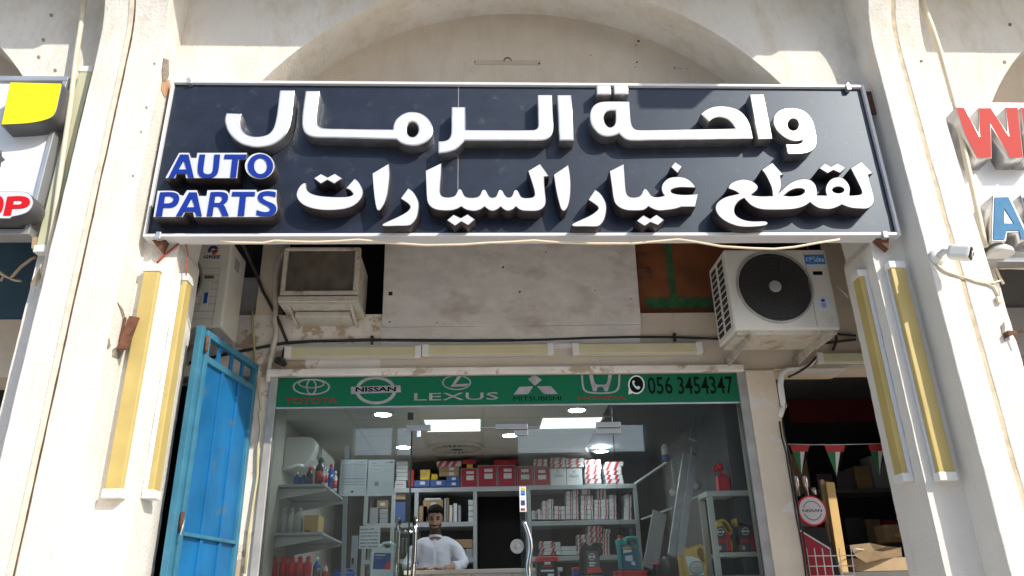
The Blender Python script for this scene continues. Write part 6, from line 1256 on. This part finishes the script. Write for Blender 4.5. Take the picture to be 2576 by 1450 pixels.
rl_([[(37, 988, 1), (110, 986), (142, 996), (150, 1015), (140, 1035), (112, 1046), (60, 1048, 1), (52, 1082, 1), (16, 1082, 1)], [(68, 1008, 1), (100, 1008), (112, 1016), (100, 1027), (64, 1028, 1)]])
rl_([[(-60, 985), (0, 985), (14, 1000), (16, 1030), (2, 1068), (-30, 1084), (-90, 1084)], [(-50, 1005), (-20, 1005), (-16, 1030), (-30, 1062), (-60, 1062)]])
outline_obj('black_star', R1, [[(-60, 770, 1), (-10, 790, 1), (5, 755, 1), (8, 785, 1), (24, 802, 1), (4, 815, 1), (0, 840, 1), (-60, 850, 1)]], YSG-.006, .005, M['ink'], M['ink'], ns, 0, False)
g = MB(); p = R1(172, 1215, Y=YSG); g.prism([(p.x-.03, YSG+.02, zq0-.001), (p.x+.03, YSG+.02, zq0-.001), (p.x+.02, YSG+.02, zq0-.09), (p.x-.02, YSG+.02, zq0-.07)], (0, .04, 0)); g.build('support_bracket', M['cardboard'], ns)
g = MB(); g.tube([T3(*u, Y=3.98) for u in ((985, -60), (950, 200), (915, 430), (880, 650), (850, 900), (815, 1200), (780, 1450))]+[R1(*u, Y=3.98) for u in ((300, 900), (270, 1120), (240, 1300), (212, 1440))]+[L4(*u, Y=4.0) for u in ((310, 290), (240, 430))], .016, 10); tag(g.build('conduit_pipe', M['conduit']), 'cream conduit pipe slanting down beside the left neighbour sign', 'pipe')
zT0 = L4(100, 680, Y=YG-.3).z
t = thing('teal_panel', 'dull blue panel under the left neighbour sign', 'panel', (-3.5, YG-.3, zT0))
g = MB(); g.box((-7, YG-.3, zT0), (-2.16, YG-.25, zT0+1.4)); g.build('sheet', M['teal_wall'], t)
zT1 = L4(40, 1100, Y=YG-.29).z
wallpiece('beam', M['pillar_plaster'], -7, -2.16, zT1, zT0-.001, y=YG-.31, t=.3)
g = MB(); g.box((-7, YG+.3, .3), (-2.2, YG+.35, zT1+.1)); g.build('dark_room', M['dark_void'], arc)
g = MB(); g.tube([L4(*u, Y=YG-.4) for u in ((260, 228), (220, 245), (150, 300), (75, 382), (30, 360), (-20, 320))], .011, 7); g.tube([L4(*u, Y=YG-.4) for u in ((75, 382), (110, 395), (155, 400))], .008, 6); g.tube([L4(*u, Y=YG-.4) for u in ((30, 360), (5, 400))], .008, 6); tag(g.build('cable', M['cable_cream']), 'frayed cable ends sticking out under the white neighbour sign', 'cable')
# ------------------------------------------------------------------ right neighbour sign
xr_ = P5(275, 205, Y=YSG).x-.02; zr1 = P5(600, 200, Y=YSG).z; zr0 = P5(700, 1325, Y=YSG).z
rs = thing('white_sign', 'bright white neighbour sign with big coral and blue letters at the right edge', 'sign', (xr_+2, YSG, zr0))
g = MB(); g.box((xr_-.1, YSG, zr0), (xr_+4.3, YSG+.08, zr1)); g.build('panel', M['panel_bright'], rs)
g = MB(); g.box((xr_-.1, YSG-.02, zr0-.03), (xr_+4.3, YSG+.09, zr0-.001)); g.build('frame', M['alu'], rs)
yf_ = YSG-.14
outline_obj('letter', P5, [[(a, b, 1) for a, b in ((375, 232), (438, 232), (545, 430), (540, 235), (632, 235), (755, 425), (735, 232), (828, 232), (868, 600), (768, 600), (632, 368), (640, 600), (530, 600), (440, 430))]], yf_, .14, M['coral_face'], M['silver'], rs, .004, False)
outline_obj('letter', P5, [[(a, b, 1) for a, b in ((845, 232), (1000, 232), (1000, 600), (885, 600))]], yf_, .14, M['coral_face'], M['silver'], rs, .004, False)
outline_obj('letter_backing', P5, [[(a, b, 1) for a, b in ((632, 1200), (645, 866), (766, 864), (905, 1150), (915, 1200), (842, 1198), (828, 1138), (752, 1138), (742, 1202))]], yf_, .14, M['white_face'], M['silver'], rs, .004, False)
outline_obj('letter_backing', P5, [[(a, b, 1) for a, b in ((845, 864), (1100, 864), (1100, 1200), (935, 1200))]], yf_, .14, M['white_face'], M['silver'], rs, .004, False)
yb2 = yf_-.0045
for lp in ([[(650, 1185, 1), (660, 882, 1), (758, 880, 1), (885, 1150, 1), (890, 1184, 1), (850, 1184, 1), (836, 1122, 1), (745, 1122, 1), (730, 1186, 1)], [(728, 960, 1), (800, 1072, 1), (728, 1070, 1)]], [[(862, 882, 1), (1090, 882, 1), (1090, 1184, 1), (945, 1184, 1)]]):
    L = [[(q.x, q.z) for q in [P5(a[0], a[1], Y=yb2) for a in l_]] for l_ in lp]; me = curve_mesh(L, .004); me.transform(Matrix.Translation((0, yb2, 0))); mats(me, M['sky_face']); add('letter', me, rs)
g = MB(); g.lathe((P5(665, 1305, Y=YSG-.03).x, YSG-.07, P5(665, 1322, Y=YSG-.03).z), (0, 0, 1), [(.075, 0), (.07, .03), (.045, .055), (.01, .065)], 18); g.build('lamp_dome', M['plastic_white'], rs)
g = MB(); p = P5(300, 195, Y=YSG); g.prism([(p.x-.04, YSG-.002, zr1-.01), (p.x+.03, YSG-.002, zr1-.01), (p.x+.025, YSG-.002, zr1+.05)], (0, .02, 0)); g.build('hook', M['alu'], rs)
g = MB(); g.tube([Z4(*u, Y=3.9) for u in ((470, 0), (487, 55), (520, 140), (560, 255), (600, 400), (640, 545), (672, 700), (700, 840), (728, 960), (752, 1070), (775, 1180), (790, 1240))], [.02]*3+[.0175]*9, 10); tag(g.build('conduit_pipe', M['conduit']), 'cream conduit pipe slanting down over the right neighbour sign', 'pipe')
yR = YG-.2
zA = P6(760, 425, Y=yR).z
g = MB(); g.box((3.0, yR, zA), (8, yR+.04, zA+2.2)); tag(g.build('dark_opening_sheet', M['inner_dark'], arc), None)  # dark sheet standing in for the shaded opening under the right sign
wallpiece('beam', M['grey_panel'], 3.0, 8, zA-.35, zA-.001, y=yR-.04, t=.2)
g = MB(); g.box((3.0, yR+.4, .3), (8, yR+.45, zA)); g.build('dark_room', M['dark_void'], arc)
wallpiece('back_wall', M['plaster_soft'], 2.62, 3.05, zN, zU, y=YG+.01, t=.2)
g = MB(); g.tube([P6(*u, Y=YS+.0) for u in ((690, 125), (760, 122), (870, 128))], .009, 6); g.tube([P6(*u, Y=YS-.02) for u in ((630, 90), (670, 130), (690, 180), (722, 240))], .008, 6); tag(g.build('cable', M['cable_cream']), 'loose cream cables under the right neighbour sign', 'cable')
# ------------------------------------------------------------------ security camera on the right pier
cm = thing('security_camera', 'white bullet security camera on the front of the right pier', 'camera', tuple(P5(245, 1310, Y=YP)))
pb = P5(240, 1315, Y=YP); g = MB(); g.lathe((pb.x, YP-.0005, pb.z), (0, -1, 0), [(.048, 0), (.048, .012), (.04, .024), (.02, .03)], 24); g.build('base', M['plastic_white'], cm)
pe = P5(300, 1272, Y=YP-.09); ph = P5(335, 1275, Y=YP-.11); g = MB(); g.tube([(pb.x, YP-.025, pb.z), (pb.x+.02, YP-.06, pb.z+.015), tuple(pe), tuple(ph)], [.02, .019, .018, .014], 12); g.build('arm', M['plastic_white'], cm)
A_, B_ = P5(322, 1276, Y=YP-.10), P5(492, 1290, Y=YP-.17); dr = (B_-A_).normalized()
g = MB(); g.bar(A_, B_, .078, .078, (0, 0, 1)); g.build('housing', M['plastic_white'], cm, bevel=.018, seg=3)
g = MB(); g.bar(B_-dr*.012, B_+dr*.004, .068, .066, (0, 0, 1)); fr_ = g.build('front_plate', M['black_jug'], cm, bevel=.012)
g = MB(); g.lathe(B_+dr*.003, dr, [(.020, 0), (.022, .003), (.014, .006)], 20); g.build('lens_ring', M['plastic_white'], fr_)
g = MB(); g.lathe(B_+dr*.008, dr, [(.012, 0), (.012, .002)], 16); g.build('lens', M['black'], fr_)
g = MB(); g.tube([P6(*u, Y=YP-.008) for u in ((238, 85), (255, 115), (300, 148), (400, 182), (480, 205), (580, 232), (640, 232), (700, 215))], .006, 6); g.tube([P6(*u, Y=YP-.008) for u in ((240, 88), (270, 130), (340, 165), (430, 190), (520, 222), (610, 240), (655, 262), (682, 310), (686, 340))], .005, 6); g.tube([P6(*u, Y=YP-.010) for u in ((640, 235), (680, 250), (694, 290), (690, 330))], .004, 6); p = P6(686, 348, Y=YP-.01); g.box((p.x-.012, YP-.022, p.z-.025), (p.x+.012, YP-.002, p.z+.012)); tag(g.build('camera_cable', M['cable_cream']), 'cream camera cable drooping across the right pier with its plug', 'cable')
# rusty stub and damage on the piers
t = thing('rusty_stub', 'rusty iron stub sticking out of the broken plaster on the right pier', 'bracket', tuple(P6(750, 610, Y=YP)))
g = MB(); g.prism([(u.x, YP-.004, u.z) for u in [P6(*v, Y=YP) for v in ((722, 592), (770, 595), (795, 605), (760, 622), (732, 635))]], (0, -.035, 0)); p = P6(790, 602, Y=YP); g.bar((p.x-.03, YP-.02, p.z), (p.x+.035, YP-.04, p.z+.005), .012); g.bar((p.x-.02, YP-.03, p.z-.01), (p.x-.008, YP-.035, p.z-.07), .006); g.build('iron', M['rust'], t)
def patchp(nm, reg, pts, m, par, y=YP, th=.0045, nrm='y', X=None):
    g = MB()
    if X is None: g.prism([(q.x, y-th, q.z) for q in [reg(*u, Y=y) for u in pts]], (0, th*.8, 0))
    else: g.prism([(X+th, min(max(q.y, YP+.012), YS-.006), q.z) for q in [reg(*u, X=X) for u in pts]], (-th*.8, 0, 0))
    return g.build(nm, M[m], par)
patchp('broken_plaster', P6, [(700, 545), (725, 515), (732, 560), (724, 600), (735, 660), (715, 615)], 'concrete_patch', t)
for (reg, x, y, r_) in ((Z4, 912, 125, .02), (Z4, 885, 313, .016), (R1, 258, 78, .010), (R1, 218, 202, .016), (R1, 195, 288, .010), (R1, 278, 355, .016)):
    p = reg(x, y, Y=YS); patchp('plaster_hole', reg, [(x-9, y-4), (x, y-10), (x+9, y-2), (x+6, y+9), (x-5, y+8)], 'concrete_patch', arc, y=YS, th=.003)
patchp('plaster_hole', Z4, [(460, 305), (475, 303), (472, 312), (462, 316)], 'concrete_patch', arc)
for x, y in ((792, 97), (800, 178), (777, 322), (737, 541), (710, 664), (669, 885)): patchp('plaster_hole', R1, [(x-5, y-4), (x+4, y-6), (x+3, y+5), (x-3, y+6)], 'concrete_patch', arc, th=.003)
# rusty steel on the left pier with broken plaster round it; side of the pier faces the sun
XS_ = XL1
t = thing('rusty_plate', 'rusty steel plates sticking out of broken plaster on the left pier', 'bracket', tuple(NL(560, 380, Y=4.0)))
yp_ = 4.0
patchp('broken_plaster', NL, [(522, 230), (535, 262), (545, 300), (532, 420), (500, 440), (498, 470), (528, 482), (560, 440), (585, 425), (585, 300), (560, 310), (545, 260)], 'concrete_patch', t, X=XS_)
patchp('broken_plaster', NL, [(440, 385), (462, 372), (490, 425), (478, 440), (455, 410)], 'concrete_patch', t, X=XS_)
q0, q1 = NL(545, 300, X=XS_+.02), NL(545, 415, X=XS_+.02)
g = MB(); c0_, c1_ = NL(600, 295, Y=3.98), NL(545, 440, Y=3.98); g.bar(c0_, c1_, .055, .012, (0, 1, 0)); g.build('plate', M['rust'], t)
g = MB(); c0_, c1_ = NL(556, 300, Y=4.0), NL(532, 405, Y=4.0); g.bar(c0_, c1_, .035, .010, (1, 1, 0)); g.build('plate', M['rust'], t)
patchp('bare_concrete', R1, [(808, 300), (820, 290), (826, 298), (845, 300), (846, 380), (835, 410), (815, 412), (812, 350)], 'concrete_patch', arc, X=XS_)
patchp('rust_stain', R1, [(812, 415), (850, 400), (858, 440), (840, 480), (825, 490), (808, 450)], 'rust_stain', arc, X=XS_, th=.003)
# old lamp scar on the arch infill
yI = YB-.015
x0, x1, z0, z1 = rect(U1, 2075, 388, 2500, 418, yI); g = MB(); g.box((x0, yI-.003, z0), (x1, yI+.001, z1)); g.build('lamp_scar', mat('scar', (.56, .47, .37), .9, var=.1), arc)
p = U1(2290, 392, Y=yI); g = MB(); sector(g, p, R(-10), R(200), .024, .029, yI-.006, .004); g.build('lamp_scar_ring', M['crack'], arc)
for x, y, rr_ in ((2080, 402, .006), (2492, 410, .008)): p = U1(x, y, Y=yI); g = MB(); g.lathe((p.x, yI-.0045, p.z), (0, 1, 0), [(rr_, 0), (rr_, .002)], 8, False); g.build('screw_hole', M['crack'], arc)
for x, y, rr_ in ((875, 266, .012), (858, 292, .006), (865, 402, .008), (855, 432, .005), (1107, 437, .008), (1130, 440, .005), (1145, 442, .004), (1185, 442, .005), (570, 358, .005)):
    p = U2(x, y, Y=yI); g = MB(); g.lathe((p.x, yI-.002, p.z), (.2, 1, 0), [(rr_, 0), (rr_*.8, .0015)], 7, False); g.build('screw_hole', M['crack'], arc)
